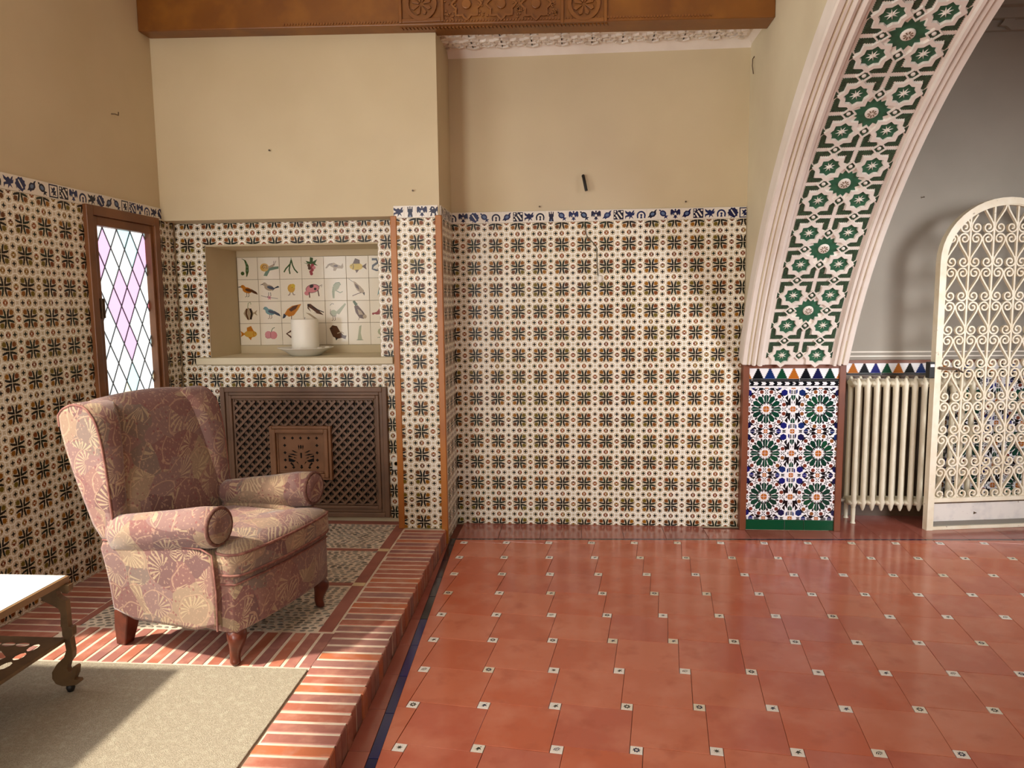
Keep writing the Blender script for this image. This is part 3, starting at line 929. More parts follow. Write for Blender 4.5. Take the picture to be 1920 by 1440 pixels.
# cobalt strip beside the step and dark strip before the back wall
b0 = REG[1]
while b0 < VB + .02:
    b1 = min(b0 + .26, VB + .028)
    slab([unlat(UA - .034, b0 + .001), unlat(UA - .001, b0 + .001), unlat(UA - .001, b1 - .001), unlat(UA - .034, b1 - .001)], -.012, -.001).build('border_strip', M_BLUE if b0 < lat(0, 3.1)[1] else M_DKSTRIP, floor)
    b0 = b1 + .001
a0 = UA
while a0 < REG[2]:
    a1 = a0 + .26
    slab([unlat(a0 + .001, VB + .001), unlat(a1 - .001, VB + .001), unlat(a1 - .001, VB + .026), unlat(a0 + .001, VB + .026)], -.012, -.001).build('border_strip', M_DKSTRIP, floor)
    # border tiles between strip and wall
    wx0, wx1 = max(unlat(a0, VB)[0], XP + .005), unlat(a1, VB)[0]
    wy = YB - .004 if wx1 < XR0 else (4.64 if wx0 < XR1 - .1 else YF - .002)
    slab([(wx0 + .001, unlat(a0, VB + .028)[1]), (wx1 - .001, unlat(a1, VB + .028)[1]), (wx1 - .001, wy), (wx0 + .001, wy)], -.012, 0).build('border_tile', M_FLOORB, floor)
    a0 = a1
y = 1.2
while y < 4.36:
    y2 = min(y + .25, 4.40)
    xs = [unlat(UA - .035, lat(-.66, yy)[1])[0] for yy in (y, y2)]
    if min(xs[0] - step_x(y), xs[1] - step_x(y2)) > .004:
        slab([(step_x(y) + .001, y + .001), (xs[0] - .001, y + .001), (xs[1] - .001, y2 - .001), (step_x(y2) + .001, y2 - .001)], -.012, -.001).build('border_tile', M_FLOORB, floor)
    y = y2

# ------------------------------------------------------------------ raised brick floor
mb = MB()
mb.add([(XL, -3.2, -.05), (step_x(-3.2) - .006, -3.2, -.05), (step_x(YU) - .006, YU, -.05), (XL, YU, -.05), (XL, -3.2, H - .002), (step_x(-3.2) - .006, -3.2, H - .002), (step_x(YU) - .006, YU, H - .002), (XL, YU, H - .002)],
       [(4, 5, 6, 7), (0, 1, 5, 4), (1, 2, 6, 5), (2, 3, 7, 6), (3, 0, 4, 7)])
mb.box(XL, -1.05, YU, YR + .004, -.05, H - .002)
platform = struct(mb, 'floor_raised', [M_MORTAR], 'raised floor of red bricks and pebble mosaic one step up')


def brick_mesh(l, w, h, c=.003):
    bm = bmesh.new()
    bmesh.ops.create_cube(bm, size=1)
    for v in bm.verts:
        v.co = Vector((v.co.x * l, v.co.y * w, v.co.z * h))
    bmesh.ops.bevel(bm, geom=[e for e in bm.edges if max(v.co.z for v in e.verts) > 0 or abs(e.verts[0].co.z - e.verts[1].co.z) > .001], offset=c, segments=1, affect='EDGES')
    me = bpy.data.meshes.new('brick')
    bm.to_mesh(me)
    bm.free()
    me.materials.append(M_BRICK)
    return me


def place(me, nm, x, y, z, rz=0, parent=platform, tilt=.006):
    m = Matrix.Translation((x, y, z)) @ Matrix.Rotation(rz + random.uniform(-tilt, tilt), 4, 'Z')
    return new_obj(nm, me, parent, m)


BP = .0605
bm_step = [brick_mesh(.250 + d, BP - .0115, .10) for d in (0, .004, -.005)]
bm_long = [brick_mesh(.292, BP - .011, .03), brick_mesh(.286, BP - .0115, .03)]
y = 1.05
k = 0
while y < YU - .04:
    place(bm_step[k % 3], 'brick', step_x(y) - .126 + random.uniform(-.003, .003), y + BP / 2, H - .05 + random.uniform(-.0015, .001))
    y += BP
    k += 1
x = -2.13
while x < -1.03:
    place(bm_long[k % 2], 'brick', x + BP / 2, 2.70, H - .015 + random.uniform(-.001, .001), PI / 2)
    x += BP
    k += 1
y = 2.552
while y < YR - .08:
    place(bm_long[k % 2], 'brick', -2.302, y + BP / 2, H - .015 + random.uniform(-.001, .001))
    y += BP
    k += 1
# terracotta strips and cream squares framing the mosaic
for y0, y1 in ((2.86, 3.36), (3.40, 3.86), (3.90, 4.34)):
    xa0, xa1 = step_x(y0) - .258, step_x(y1) - .258
    slab([(xa0 - .062, y0), (xa0 - .003, y0), (xa1 - .003, y1), (xa1 - .062, y1)], H - .01, H).build('edge_strip', M_BRICKS, platform)
    slab([(-2.152, y0), (-2.118, y0), (-2.118, y1), (-2.152, y1)], H - .01, H).build('edge_strip', M_BRICKS, platform)
for y0 in (3.362, 3.862):
    xa = step_x(y0) - .258
    slab([(-2.116, y0), (xa - .066, y0), (xa - .066, y0 + .034), (-2.116, y0 + .034)], H - .01, H).build('edge_strip', M_BRICKS, platform)
    slab([(xa - .062, y0), (xa - .003, y0), (xa - .003, y0 + .036), (xa - .062, y0 + .036)], H - .01, H + .001).build('cream_square', M_CREAMT, platform)
slab([(-2.45, 4.352), (-1.056, 4.352), (-1.056, YR - .006), (-2.45, YR - .006)], H - .01, H).build('edge_strip', M_BRICKS, platform)
MB().box(-2.116, -1.09, 2.858, 4.35, H - .009, H - .0035).build('mosaic_bed', M_MORTAR2, platform)


def pebbles():
    vs, fs, cols = [], [], []
    tones = [(128, 119, 104), (140, 131, 115), (150, 141, 124), (104, 97, 86), (158, 149, 132), (122, 108, 92), (138, 132, 122)]
    rnd = random.Random(3)
    px_, py_ = .0375, .0245
    row = 0
    y = 2.868
    while y < 4.345:
        x = -2.108 + (row % 2) * px_ / 2
        xr = step_x(y) - .258 - .07
        while x < xr:
            if any(a - .008 < y < a + .042 for a in (3.362, 3.862)):
                x += px_
                continue
            cx, cy = x + rnd.uniform(-.004, .004), y + rnd.uniform(-.003, .003)
            a = math.sin(cx * 5) * .5 + rnd.uniform(-.5, .5)
            rx, ry = rnd.uniform(.0145, .0205), rnd.uniform(.0090, .0126)
            hh = rnd.uniform(.002, .005)
            k = len(vs)
            n = 7
            ph = rnd.uniform(0, 1)
            for sc, dz in ((1, -.004), (.98, .0015), (.62, hh)):
                for q in range(n):
                    t = 2 * PI * q / n + ph
                    ex, ey = rx * sc * math.cos(t), ry * sc * math.sin(t)
                    vs.append((cx + ex * math.cos(a) - ey * math.sin(a), cy + ex * math.sin(a) + ey * math.cos(a), H - .004 + dz))
            c = lin(rnd.choice(tones))
            j0 = len(fs)
            for s_ in (0, 1):
                for q in range(n):
                    fs.append((k + s_ * n + q, k + s_ * n + (q + 1) % n, k + (s_ + 1) * n + (q + 1) % n, k + (s_ + 1) * n + q))
            fs.append(tuple(k + 2 * n + q for q in range(n)))
            cols += [c] * (len(fs) - j0)
            x += px_ * rnd.uniform(.9, 1.08)
        y += py_
        row += 1
    me = bpy.data.meshes.new('pebble_mosaic')
    me.from_pydata(vs, [], fs)
    at = me.attributes.new('tone', 'FLOAT_COLOR', 'FACE')
    at.data.foreach_set('color', [c for col in cols for c in col])
    me.materials.append(M_PEB)
    me.polygons.foreach_set('use_smooth', [True] * len(fs))
    o = new_obj('pebble_mosaic', me, platform)
    o['kind'] = 'stuff'


pebbles()

# ------------------------------------------------------------------ radiator grille in the recess
gr = thing('radiator_grille', 'dark wooden lattice grille with a small carved panel under the tiled niche', 'grille', ((CX0 + CX1) / 2, YR, H + .03))
GO = Vector(gr.location)


def gbox(nm, x0, x1, y0, y1, z0, z1, mat=M_WOOD_G, parent=gr, bevel=.004):
    return MB().box(x0 - GO.x, x1 - GO.x, y0 - GO.y, y1 - GO.y, z0 - GO.z, z1 - GO.z).build(nm, mat, parent, bevel=bevel)


gz0, gz1 = H + .03, CZ1
for w0, w1, yo in ((0, .03, .030), (.03, .052, .018), (.052, .072, .026), (.072, .086, .012)):
    gbox('frame_moulding', CX0 + w0, CX0 + w1, YR - yo, YR + .03, gz0 + w0, gz1 - w0)
    gbox('frame_moulding', CX1 - w1, CX1 - w0, YR - yo, YR + .03, gz0 + w0, gz1 - w0)
    gbox('frame_moulding', CX0 + w1, CX1 - w1, YR - yo, YR + .03, gz1 - w1, gz1 - w0)
    gbox('frame_moulding', CX0 + w1, CX1 - w1, YR - yo, YR + .03, gz0 + w0, gz0 + w1)
gbox('backing', CX0 + .02, CX1 - .02, YR + .000, YR + .0055, gz0 + .02, gz1 - .02, M_DARK, bevel=0)  # near-black sheet stands for the shade behind the lattice
LR = (CX0 + .086, gz0 + .086, CX1 - .086, gz1 - .086)
sp = .0575
for sg in (1, -1):
    q = -40
    while q < 60:
        c0 = LR[0] + q * sp
        A, B = (c0, LR[1]), (c0 + sg * (LR[3] - LR[1]), LR[3])
        t0, t1 = 0, 1
        for lim, s2 in ((LR[0], 1), (LR[2], -1)):
            fa, fb = (A[0] - lim) * s2, (B[0] - lim) * s2
            if fa < 0 and fb < 0:
                t0, t1 = 1, 0
            elif fa < 0:
                t0 = max(t0, fa / (fa - fb))
            elif fb < 0:
                t1 = min(t1, fa / (fa - fb))
        if t1 - t0 > .03:
            P0 = (A[0] + (B[0] - A[0]) * t0, A[1] + (B[1] - A[1]) * t0)
            P1 = (A[0] + (B[0] - A[0]) * t1, A[1] + (B[1] - A[1]) * t1)
            yo = (-.012, .0) if sg > 0 else (-.002, .010)
            MB().plate_path([P0, P1], .014, yo, lambda a, b, h: (a - GO.x, YR + h - .011 - GO.y, b - GO.z)).build('slat', M_WOOD_G, gr)
        q += 1
# turned beads between the slats
beads = MB()
nb = 0
bx = LR[0] + sp / 2
while bx < LR[2]:
    bz = LR[1] + sp / 4
    while bz < LR[3]:
        if not (-1.90 < bx < -1.49 and .36 < bz < .71):
            beads.lathe([(.0015, -.012), (.0034, -.006), (.0044, 0), (.0034, .006), (.0015, .012)], 6, (bx - GO.x, YR - .004 - GO.y, bz - GO.z))
        bz += sp / 2
    bx += sp / 2 * 1
beads.build('turned_beads', pmat('grille_bead_wood', (112, 88, 60), .45), gr)['kind'] = 'stuff'
px0, px1, pz0, pz1 = -1.892, -1.497, .362, .704
for w0, w1, yo in ((0, .018, .042), (.018, .042, .054), (.042, .054, .038)):
    gbox('panel_moulding', px0 + w0, px0 + w1, YR - yo, YR, pz0 + w0, pz1 - w0, M_WOOD_P)
    gbox('panel_moulding', px1 - w1, px1 - w0, YR - yo, YR, pz0 + w0, pz1 - w0, M_WOOD_P)
    gbox('panel_moulding', px0 + w1, px1 - w1, YR - yo, YR, pz1 - w1, pz1 - w0, M_WOOD_P)
    gbox('panel_moulding', px0 + w1, px1 - w1, YR - yo, YR, pz0 + w0, pz0 + w1, M_WOOD_P)
hl = []
PW, PH = px1 - px0 - .108, pz1 - pz0 - .108
for i in range(5):
    hl += [star(.04 + i * (PW - .08) / 4, z, .011, .007, 4) for z in (.025, PH - .022)]
for j in (1, 2, 3):
    hl += [star(x, .025 + j * (PH - .047) / 4, .011, .007, 4) for x in (.04, PW - .04)]
cxp = PW / 2
sym = [[(.012, .135), (.018, .158), (.014, .172), (.009, .158)], [(.02, .118), (.05, .134), (.062, .132), (.04, .120)], [(.022, .10), (.05, .112), (.084, .112), (.05, .102)], [(.05, .092), (.082, .104), (.084, .088)],
       [(.026, .082), (.05, .094), (.046, .084)], [(.034, .068), (.082, .086), (.082, .062), (.05, .058)], [(.018, .042), (.024, .06), (.036, .062), (.026, .052)], [(.046, .036), (.064, .058), (.074, .052), (.058, .034)]]
for p in sym:
    hl.append([(cxp + a, b) for a, b in p])
    hl.append([(cxp - a, b) for a, b in reversed(p)])
hl += [el(cxp, .156, .006, .013), [(cxp - .006, .118), (cxp + .006, .118), (cxp + .004, .084), (cxp - .004, .084)], el(cxp, .034, .006, .008)]
me = print_mesh('carved_panel', [], (0, 0, PW, PH), [M_WOOD_P], 1.0, .008, .001, holes=hl)
new_obj('carved_panel', me, gr, frame((px0 + .054 - GO.x, YR - .024 - GO.y, pz0 + .054 - GO.z), (1, 0, 0), (0, 0, 1), (0, -1, 0)))
gbox('panel_shade_sheet', px0 + .01, px1 - .01, YR - .0245, YR - .002, pz0 + .01, pz1 - .01, M_DARK, bevel=0)  # black sheet paints the shade inside the carved holes

# ------------------------------------------------------------------ beam and recess ceiling
def zb(x):
    return 3.012 - (x - XL) * .067 / 3.535


mb = MB()
by0, by1 = 4.165, 4.335
mb.add([(XL, by0, zb(XL)), (XR0, by0, zb(XR0)), (XR0, by1, zb(XR0)), (XL, by1, zb(XL)), (XL, by0, 3.65), (XR0, by0, 3.65), (XR0, by1, 3.65), (XL, by1, 3.65)],
       [(3, 2, 1, 0), (0, 1, 5, 4), (1, 2, 6, 5), (2, 3, 7, 6), (3, 0, 4, 7)])
beam = struct(mb, 'ceiling_beam', [M_BEAM], 'brown wooden ceiling beam with carved rosettes in the middle', bevel=.006)


def onbeam(nm, mb, mat, bevel=0):
    return mb.build(nm, mat, beam, bevel=bevel)


TB = lambda a, b, h: (a, by0 - h, b)
for cx, cz in ((-.82, 3.088), (.069, 3.052)):
    pn = [(cx - .115, cz - .088), (cx + .115, cz - .088), (cx + .115, cz + .25), (cx - .115, cz + .25)]
    for a, b, c, d in ((cx - .125, cx - .108, cz - .095, cz + .4), (cx + .108, cx + .125, cz - .095, cz + .4), (cx - .108, cx + .108, cz - .095, cz - .075)):
        onbeam('panel_rail', MB().box(a, b, by0 - .014, by0 + .005, c, d), M_BEAMC, .003)
    rg = MB()
    for p in arcs(cx, cz, .068, .088, 4, 5):
        rg.prism(p, -.004, .016, TB)
    onbeam('rosette_ring', rg, M_BEAMC)
    ro = MB()
    for k in range(8):
        a = k * PI / 4 + PI / 8
        ro.prism([(cx + r * math.cos(a + d), cz + r * math.sin(a + d)) for r, d in ((.012, -.3), (.05, -.26), (.06, 0), (.05, .26), (.012, .3))], -.004, .010, TB)
    onbeam('rosette', ro, M_BEAMC, .002)
for cx, cz in ((-.569, 3.078), (-.379, 3.072), (-.19, 3.064)):
    lb = MB()
    o_ = [(cx + (.078 + .01 * math.cos(8 * t)) * math.cos(t), cz + (.078 + .01 * math.cos(8 * t)) * math.sin(t)) for t in [2 * PI * i / 32 for i in range(32)]]
    i_ = [(cx + (.066 + .01 * math.cos(8 * t)) * math.cos(t), cz + (.066 + .01 * math.cos(8 * t)) * math.sin(t)) for t in [2 * PI * i / 32 for i in range(32)]]
    for i in range(32):
        j = (i + 1) % 32
        lb.prism([o_[i], o_[j], i_[j], i_[i]], -.003, .012, TB)
    onbeam('lobed_frame', lb, M_BEAMC)
    onbeam('boss', MB().prism(el(cx, cz, .026, .026, 0, 12), -.003, .014, TB), M_BEAMC, .004)
car = MB()
rnd = random.Random(5)
for cx in (-.66, -.474, -.284, -.10):
    for k in range(26):
        a, b = cx + rnd.uniform(-.028, .028), 2.995 + rnd.uniform(0, .15)
        r = rnd.uniform(.005, .009)
        car.prism(star(a, b, r, r * .6, 4, rnd.uniform(0, 1)), -.002, .008, TB)
x = -1.6
while x < .75:
    car.prism(el(x, zb(x) + .018, .0055, .0065, 0, 6), -.002, .007, TB)
    x += .0165
x = -.95
while x < .19:
    car.add([(x, by0 + .03, zb(x) - .006), (x + .012, by0 + .03, zb(x) - .006), (x + .018, by0 + .06, zb(x) - .006), (x + .006, by0 + .06, zb(x) - .006), (x, by0 + .03, zb(x) + .002), (x + .012, by0 + .03, zb(x) + .002), (x + .018, by0 + .06, zb(x) + .002), (x + .006, by0 + .06, zb(x) + .002)],
            [(0, 1, 2, 3), (0, 1, 5, 4), (1, 2, 6, 5), (2, 3, 7, 6), (3, 0, 4, 7)])
    x += .021
o = onbeam('carved_beading', car, M_BEAMC)
o['kind'] = 'stuff'

cz = 3.015
rc = struct(MB().box(XP, XR0, by1 - .02, YB, cz, cz + .05), 'ceiling_recess', [M_PLASTER_W], 'white ornamental plaster ceiling of the tiled recess')
MB().add([(XP, YB - .05, cz), (XR0, YB - .05, cz), (XR0, YB, cz - .045), (XP, YB, cz - .045), (XP, YB, cz), (XR0, YB, cz)], [(0, 1, 2, 3), (0, 1, 5, 4), (0, 3, 4), (1, 5, 2)]).build('cove', M_PLASTER_W, rc)
MB().add([(XR0 - .03, by1, cz), (XR0 - .03, YB, cz), (XR0, YB, cz - .03), (XR0, by1, cz - .03), (XR0, YB, cz), (XR0, by1, cz)], [(0, 1, 2, 3), (0, 1, 4, 5), (0, 5, 3), (1, 2, 4)]).build('cove', M_PLASTER_W, rc)
orn = MB()
TC = lambda a, b, h: (a, b, cz - h)
so = [(0.062 * (1 if i % 2 == 0 else .78) * math.cos(PI * i / 8), .062 * (1 if i % 2 == 0 else .78) * math.sin(PI * i / 8)) for i in range(16)]
for i in range(16):
    j = (i + 1) % 16
    orn.prism([so[i], so[j], (so[j][0] * .74, so[j][1] * .74), (so[i][0] * .74, so[i][1] * .74)], -.002, .014, TC)
orn.prism(star(0, 0, .03, .014, 8), -.002, .012, TC)
for sx in (1, -1):
    for sy in (1, -1):
        orn.plate_path([(sx * .05, sy * .05), (sx * .085, sy * .075)], .018, (-.002, .016), TC)
        orn.plate_path([(sx * .066, sy * .018), (sx * .088, sy * .018), (sx * .088, sy * .05)], .012, (-.002, .012), TC)
ome = orn.mesh('plaster_ornament', [M_PLASTER_W])
x = XP + .08
while x < XR0 - .05:
    for y in (YB - .135, YB - .315):
        new_obj('plaster_ornament', ome, rc, Matrix.Translation((x, y, 0)))
    x += .18

# ------------------------------------------------------------------ arch: mouldings and coloured plaster relief
def arch_sweep(sec, a0, a1, n):
    rings = []
    for i in range(n + 1):
        a = a0 + (a1 - a0) * i / n
        rings.append([(x, AC + (AR + d) * math.cos(a), AZ + (AR + d) * math.sin(a)) for x, d in sec])
    mb = MB()
    mb.loft(rings, 0, False)
    return mb


A1 = PI - A0
arch_sweep([(1.046, .105), (1.046, .012), (1.052, .0), (1.074, -.004), (1.078, .004), (1.084, .004), (1.086, -.004), (1.096, -.006), (1.098, .006), (1.104, .006), (1.106, -.010), (1.116, -.018), (1.128, -.014), (1.132, .002), (1.137, .002), (1.14, -.016), (1.152, -.024), (1.166, -.02), (1.17, -.006), (1.184, -.006), (1.184, .02), (1.08, .02), (1.08, .105)], A0, A1, 60).build('arch_moulding', M_PLASTER_W, wall_right)
arch_sweep([(1.576, .02), (1.576, -.006), (1.586, -.008), (1.590, -.024), (1.604, -.026), (1.610, -.004), (1.618, -.004), (1.622, -.018), (1.634, -.02), (1.640, 0), (1.648, 0), (1.652, -.01), (1.676, -.012), (1.684, 0), (1.684, .06), (1.66, .06), (1.66, .02)], A0, A1, 60).build('arch_moulding', M_PLASTER_W, wall_right)
arch_sweep([(1.184, .0), (1.184, -.002), (1.576, -.002), (1.576, .0)], A0, A1, 60).build('arch_soffit', M_PLASTER_W, wall_right)


def relief_ring(ro, ri, k, h, base=.0):
    """raised frame between two star outlines"""
    mb = MB()
    n = len(ro)
    vs = [(a, b, base) for a, b in ro] + [(a * .965, b * .965, h) for a, b in ro] + [(a * 1.05, b * 1.05, h) for a, b in ri] + [(a, b, base) for a, b in ri]
    fs = []
    for i in range(n):
        j = (i + 1) % n
        for q in range(3):
            fs.append((q * n + i, q * n + j, (q + 1) * n + j, (q + 1) * n + i))
    return mb.add(vs, fs)


CA = .206
a8 = PI / 8
ring_me = relief_ring(star(0, 0, .084, .066, 8), star(0, 0, .054, .043, 8), 8, .013)
ring_me.add([(x, y, .014) for x, y in star(0, 0, .074, .058, 8)] + [(x, y, .013) for x, y in star(0, 0, .062, .049, 8)], [])
ring_me = ring_me.mesh('star_frame', [M_PLASTER_W])
gs_me = MB().prism(star(0, 0, .053, .042, 8), -.001, .002).mesh('green_star', [M_ARCHG])
ws = MB()
for k in range(8):
    a = k * PI / 4
    ws.add([(0, 0, .010), (.009 * math.cos(a - a8), .009 * math.sin(a - a8), .002), (.029 * math.cos(a), .029 * math.sin(a), .003), (.009 * math.cos(a + a8), .009 * math.sin(a + a8), .002)], [(0, 1, 2), (0, 2, 3)])
ws_me = ws.mesh('white_star', [M_PLASTER_W])
d_ = .027
dia = MB().prism([(d_, 0), (0, d_), (-d_, 0), (0, -d_)], -.001, .003, mat=1)
q4 = [(d_ + .009, 0), (0, d_ + .009), (-d_ - .009, 0), (0, -d_ - .009)]
q5 = [(d_, 0), (0, d_), (-d_, 0), (0, -d_)]
for i in range(4):
    j = (i + 1) % 4
    dia.prism([q4[i], q4[j], q5[j], q5[i]], -.001, .010, mat=0)
dia.lathe([(.010, .002), (.009, .007), (.004, .009)], 10, mat=0)
dia_me = dia.mesh('diamond_boss', [M_PLASTER_W, M_ARCHD])
big_me = MB().prism(star(0, 0, .120, .062, 8), -.001, .0015).mesh('large_green_star', [M_ARCHG])
rs = MB().lathe([(.030, .001), (.029, .007), (.022, .010), (.006, .009)], 16, mat=0)
for k in range(8):
    a = k * PI / 4
    rs.prism([(.008 * math.cos(a - .2), .008 * math.sin(a - .2)), (.02 * math.cos(a - .14), .02 * math.sin(a - .14)), (.02 * math.cos(a + .14), .02 * math.sin(a + .14)), (.008 * math.cos(a + .2), .008 * math.sin(a + .2))], .008, .0115, mat=1)
ros_me = rs.mesh('rosette', [M_PLASTER_W, pmat('rosette_shadow', (120, 96, 70), .7)])
# toothed green chevron, corner next to the origin
ch = []
for i in range(7):
    t = .014 + i * .0098
    ch += [(t, .010), (t + .0049, .0135)]
ch += [(.088, .018), (.080, .036)]
for i in range(4):
    t = .076 - i * .0095
    ch += [(t, .041), (t - .0047, .035)]
ch2 = [(b, a) for a, b in reversed(ch)]
chev = [(.010, .010)] + ch[1:] + [(.038, .038)] + ch2[:-1]
chev_me = MB().prism(chev, -.001, .003).mesh('green_chevron', [M_ARCHD])
chev_m2 = MB().prism([(-a, b) for a, b in reversed(chev)], -.001, .003).mesh('green_chevron', [M_ARCHD])
hd_me = MB().prism([(0, -.026), (.026, 0), (0, .026)], -.001, .003).mesh('half_diamond', [M_ARCHD])
XM = (1.184 + 1.576) / 2


def on_arch(nm, me, x, s, rot=0):
    """place a relief piece at X=x, arc length s above the springing"""
    a = A0 + s / AR
    m = frame((x, AC + AR * math.cos(a), AZ + AR * math.sin(a)), (1, 0, 0), (0, -math.sin(a), math.cos(a)), (0, -math.cos(a), -math.sin(a)))
    m = m @ Matrix.Translation((0, 0, .0025)) @ Matrix.Rotation(rot, 4, 'Z')
    return new_obj(nm, me, wall_right, m)


s0 = .067
nrow = 18
for r in range(nrow):
    s = s0 + r * CA
    for x in (XM - CA / 2, XM + CA / 2):
        on_arch('star_frame', ring_me, x, s)
        on_arch('green_star', gs_me, x, s, a8 * 0)
        on_arch('white_star', ws_me, x, s, a8)
        if r < nrow - 1:
            on_arch('diamond_boss', dia_me, x, s + CA / 2)
    on_arch('diamond_boss', dia_me, XM, s)
    if r < nrow - 1:
        sc = s + CA / 2
        if r % 2 == 1:     # big star in the middle, chevrons at the edges
            on_arch('large_green_star', big_me, XM, sc, a8 * 0)
            on_arch('rosette', ros_me, XM, sc)
        else:
            for k in range(4):
                on_arch('green_chevron', chev_me, XM, sc, k * PI / 2)
        for sx, x in ((1, XM - CA * .97), (-1, XM + CA * .97)):      # half crosses along both edges
            on_arch('green_chevron', chev_me, x, sc, 0 if sx > 0 else PI)
            on_arch('green_chevron', chev_m2, x, sc, PI if sx > 0 else 0)
    for sx, x in ((1, XM - CA * .97), (-1, XM + CA * .97)):
        on_arch('half_diamond', hd_me, x, s, 0 if sx > 0 else PI)

# ------------------------------------------------------------------ star-mosaic dado (printed tiles)
SPX, SPZ = .326, .28


def zel_polys(cx, cz):
    """one star rosette and the bands around it; 0 white 1 green 2 orange 3 black 4 blue 5 brown"""
    out = []
    add = lambda p, m: out.append((p, m))

    def pol(r, a):
        return (cx + r * math.cos(a), cz + r * math.sin(a))
    for k in range(12):
        a = k * PI / 6
        add([pol(.031, a), pol(.055, a + .225), pol(.081, a + .205), pol(.095, a), pol(.081, a - .205), pol(.055, a - .225)], 1)
        b = a + PI / 12
        add([pol(.025, b), pol(.043, b + .13), pol(.052, b), pol(.043, b - .13)], 3)
        add([pol(.070, b), pol(.088, b + .07), pol(.098, b), pol(.088, b - .07)], 3)
        add(el(*pol(.1115, b), .0125, .0125, b, 8), 5)
        for rr, da in ((.101, -.06), (.101, .06), (.108, 0), (.116, -.055), (.116, .055), (.126, .1), (.126, -.1)):
            add(el(*pol(rr, a + da), .0047, .0047, PI / 4, 4), 3)
        add([pol(.125, b + .15), pol(.146, b + .03), pol(.146, b - .03), pol(.125, b - .15)], 3)
    add(star(cx, cz, .0245, .0175, 12), 2)
    for sx in (1, -1):
        for sz in (1, -1):
            add(el(cx + sx * .1095, cz + sz * .1035, .0215, .0215, PI / 6, 6), 4)
            add([(cx + sx * .090, cz + sz * .126), (cx + sx * .052, cz + sz * .128), (cx + sx * .066, cz + sz * .112)], 3)
            add([(cx + sx * .132, cz + sz * .090), (cx + sx * .132, cz + sz * .046), (cx + sx * .114, cz + sz * .072)], 3)
            # vertical band halves
            add([(cx + sx * .163, cz + sz * .050), (cx + sx * .150, cz + sz * .070), (cx + sx * .150, cz + sz * .088), (cx + sx * .176, cz + sz * .088), (cx + sx * .176, cz + sz * .070)], 1)
            add([(cx + sx * .132, cz + sz * .024), (cx + sx * .149, cz + sz * .024), (cx + sx * .147, cz + sz * .078), (cx + sx * .132, cz + sz * .056)], 3)
            add([(cx + sx * .150, cz + sz * .094), (cx + sx * .155, cz + sz * .094), (cx + sx * .155, cz + sz * .120), (cx + sx * .150, cz + sz * .120)], 3)
            add([(cx + sx * .138, cz + sz * .104), (cx + sx * .147, cz + sz * .092), (cx + sx * .147, cz + sz * .120), (cx + sx * .138, cz + sz * .124)], 4)
            add([(cx + sx * .157, cz + sz * .030), (cx + sx * .152, cz + sz * .046), (cx + sx * .158, cz + sz * .050)], 3)
            for t in (.098, .106, .114):
                for dx in (-.006, .0, .006):
                    add(el(cx + sx * (.163 + dx), cz + sz * t, .0032, .0032, PI / 4, 4), 3)
            # horizontal band halves
            add(el(cx + sx * .080, cz + sz * .14, .0165, .0155, PI / 6, 6), 4)
            add([(cx + sx * .026, cz + sz * .132), (cx + sx * .056, cz + sz * .132), (cx + sx * .062, cz + sz * .14), (cx + sx * .056, cz + sz * .148), (cx + sx * .026, cz + sz * .148), (cx + sx * .034, cz + sz * .14)], 3)
            add([(cx + sx * .100, cz + sz * .132), (cx + sx * .126, cz + sz * .132), (cx + sx * .118, cz + sz * .14), (cx + sx * .126, cz + sz * .148), (cx + sx * .100, cz + sz * .148), (cx + sx * .106, cz + sz * .14)], 3)
            add(star(cx + sx * .163, cz + sz * .14, .019, .0135, 8), 2)
        add(star(cx, cz + sx * .14, .0165, .012, 8), 2)
        add(star(cx + sx * .163, cz, .0225, .0155, 12), 2)
        add([(cx + sx * .140, cz - .008), (cx + sx * .134, cz), (cx + sx * .140, cz + .008), (cx + sx * .148, cz)], 3)
    return out


ZPOL = [p for i in (-1, 0, 1, 2) for j in (-1, 0, 1, 2) for p in zel_polys(i * SPX, j * SPZ)]
_zc = {}


def zellige(parent, yf, x0, x1, z0, z1, sx, sz):
    """printed tiles split at star centres and mid bands"""
    xs = [x0]
    k = math.ceil((x0 - sx) / (SPX / 2) + .05)
    while sx + k * SPX / 2 < x1 - .02:
        xs.append(sx + k * SPX / 2)
        k += 1
    xs.append(x1)
    zs = [z0]
    k = math.ceil((z0 - sz) / T + .05)
    while sz + k * T < z1 - .02:
        zs.append(sz + k * T)
        k += 1
    zs.append(z1)
    for a, b in zip(xs, xs[1:]):
        for c, d in zip(zs, zs[1:]):
            bx = sx + math.floor(((a + b) / 2 - sx) / SPX) * SPX
            bz = sz + math.floor(((c + d) / 2 - sz) / SPZ) * SPZ
            key = tuple(round(v, 3) for v in (a - bx, c - bz, b - bx, d - bz))
            if key not in _zc:
                _zc[key] = print_mesh('mosaic_tile', ZPOL, key, Z_MATS, 1.0, .008, .0008)
            new_obj('mosaic_tile', _zc[key], parent, frame((bx, yf, bz), (1, 0, 0), (0, 0, 1), (0, -1, 0)))


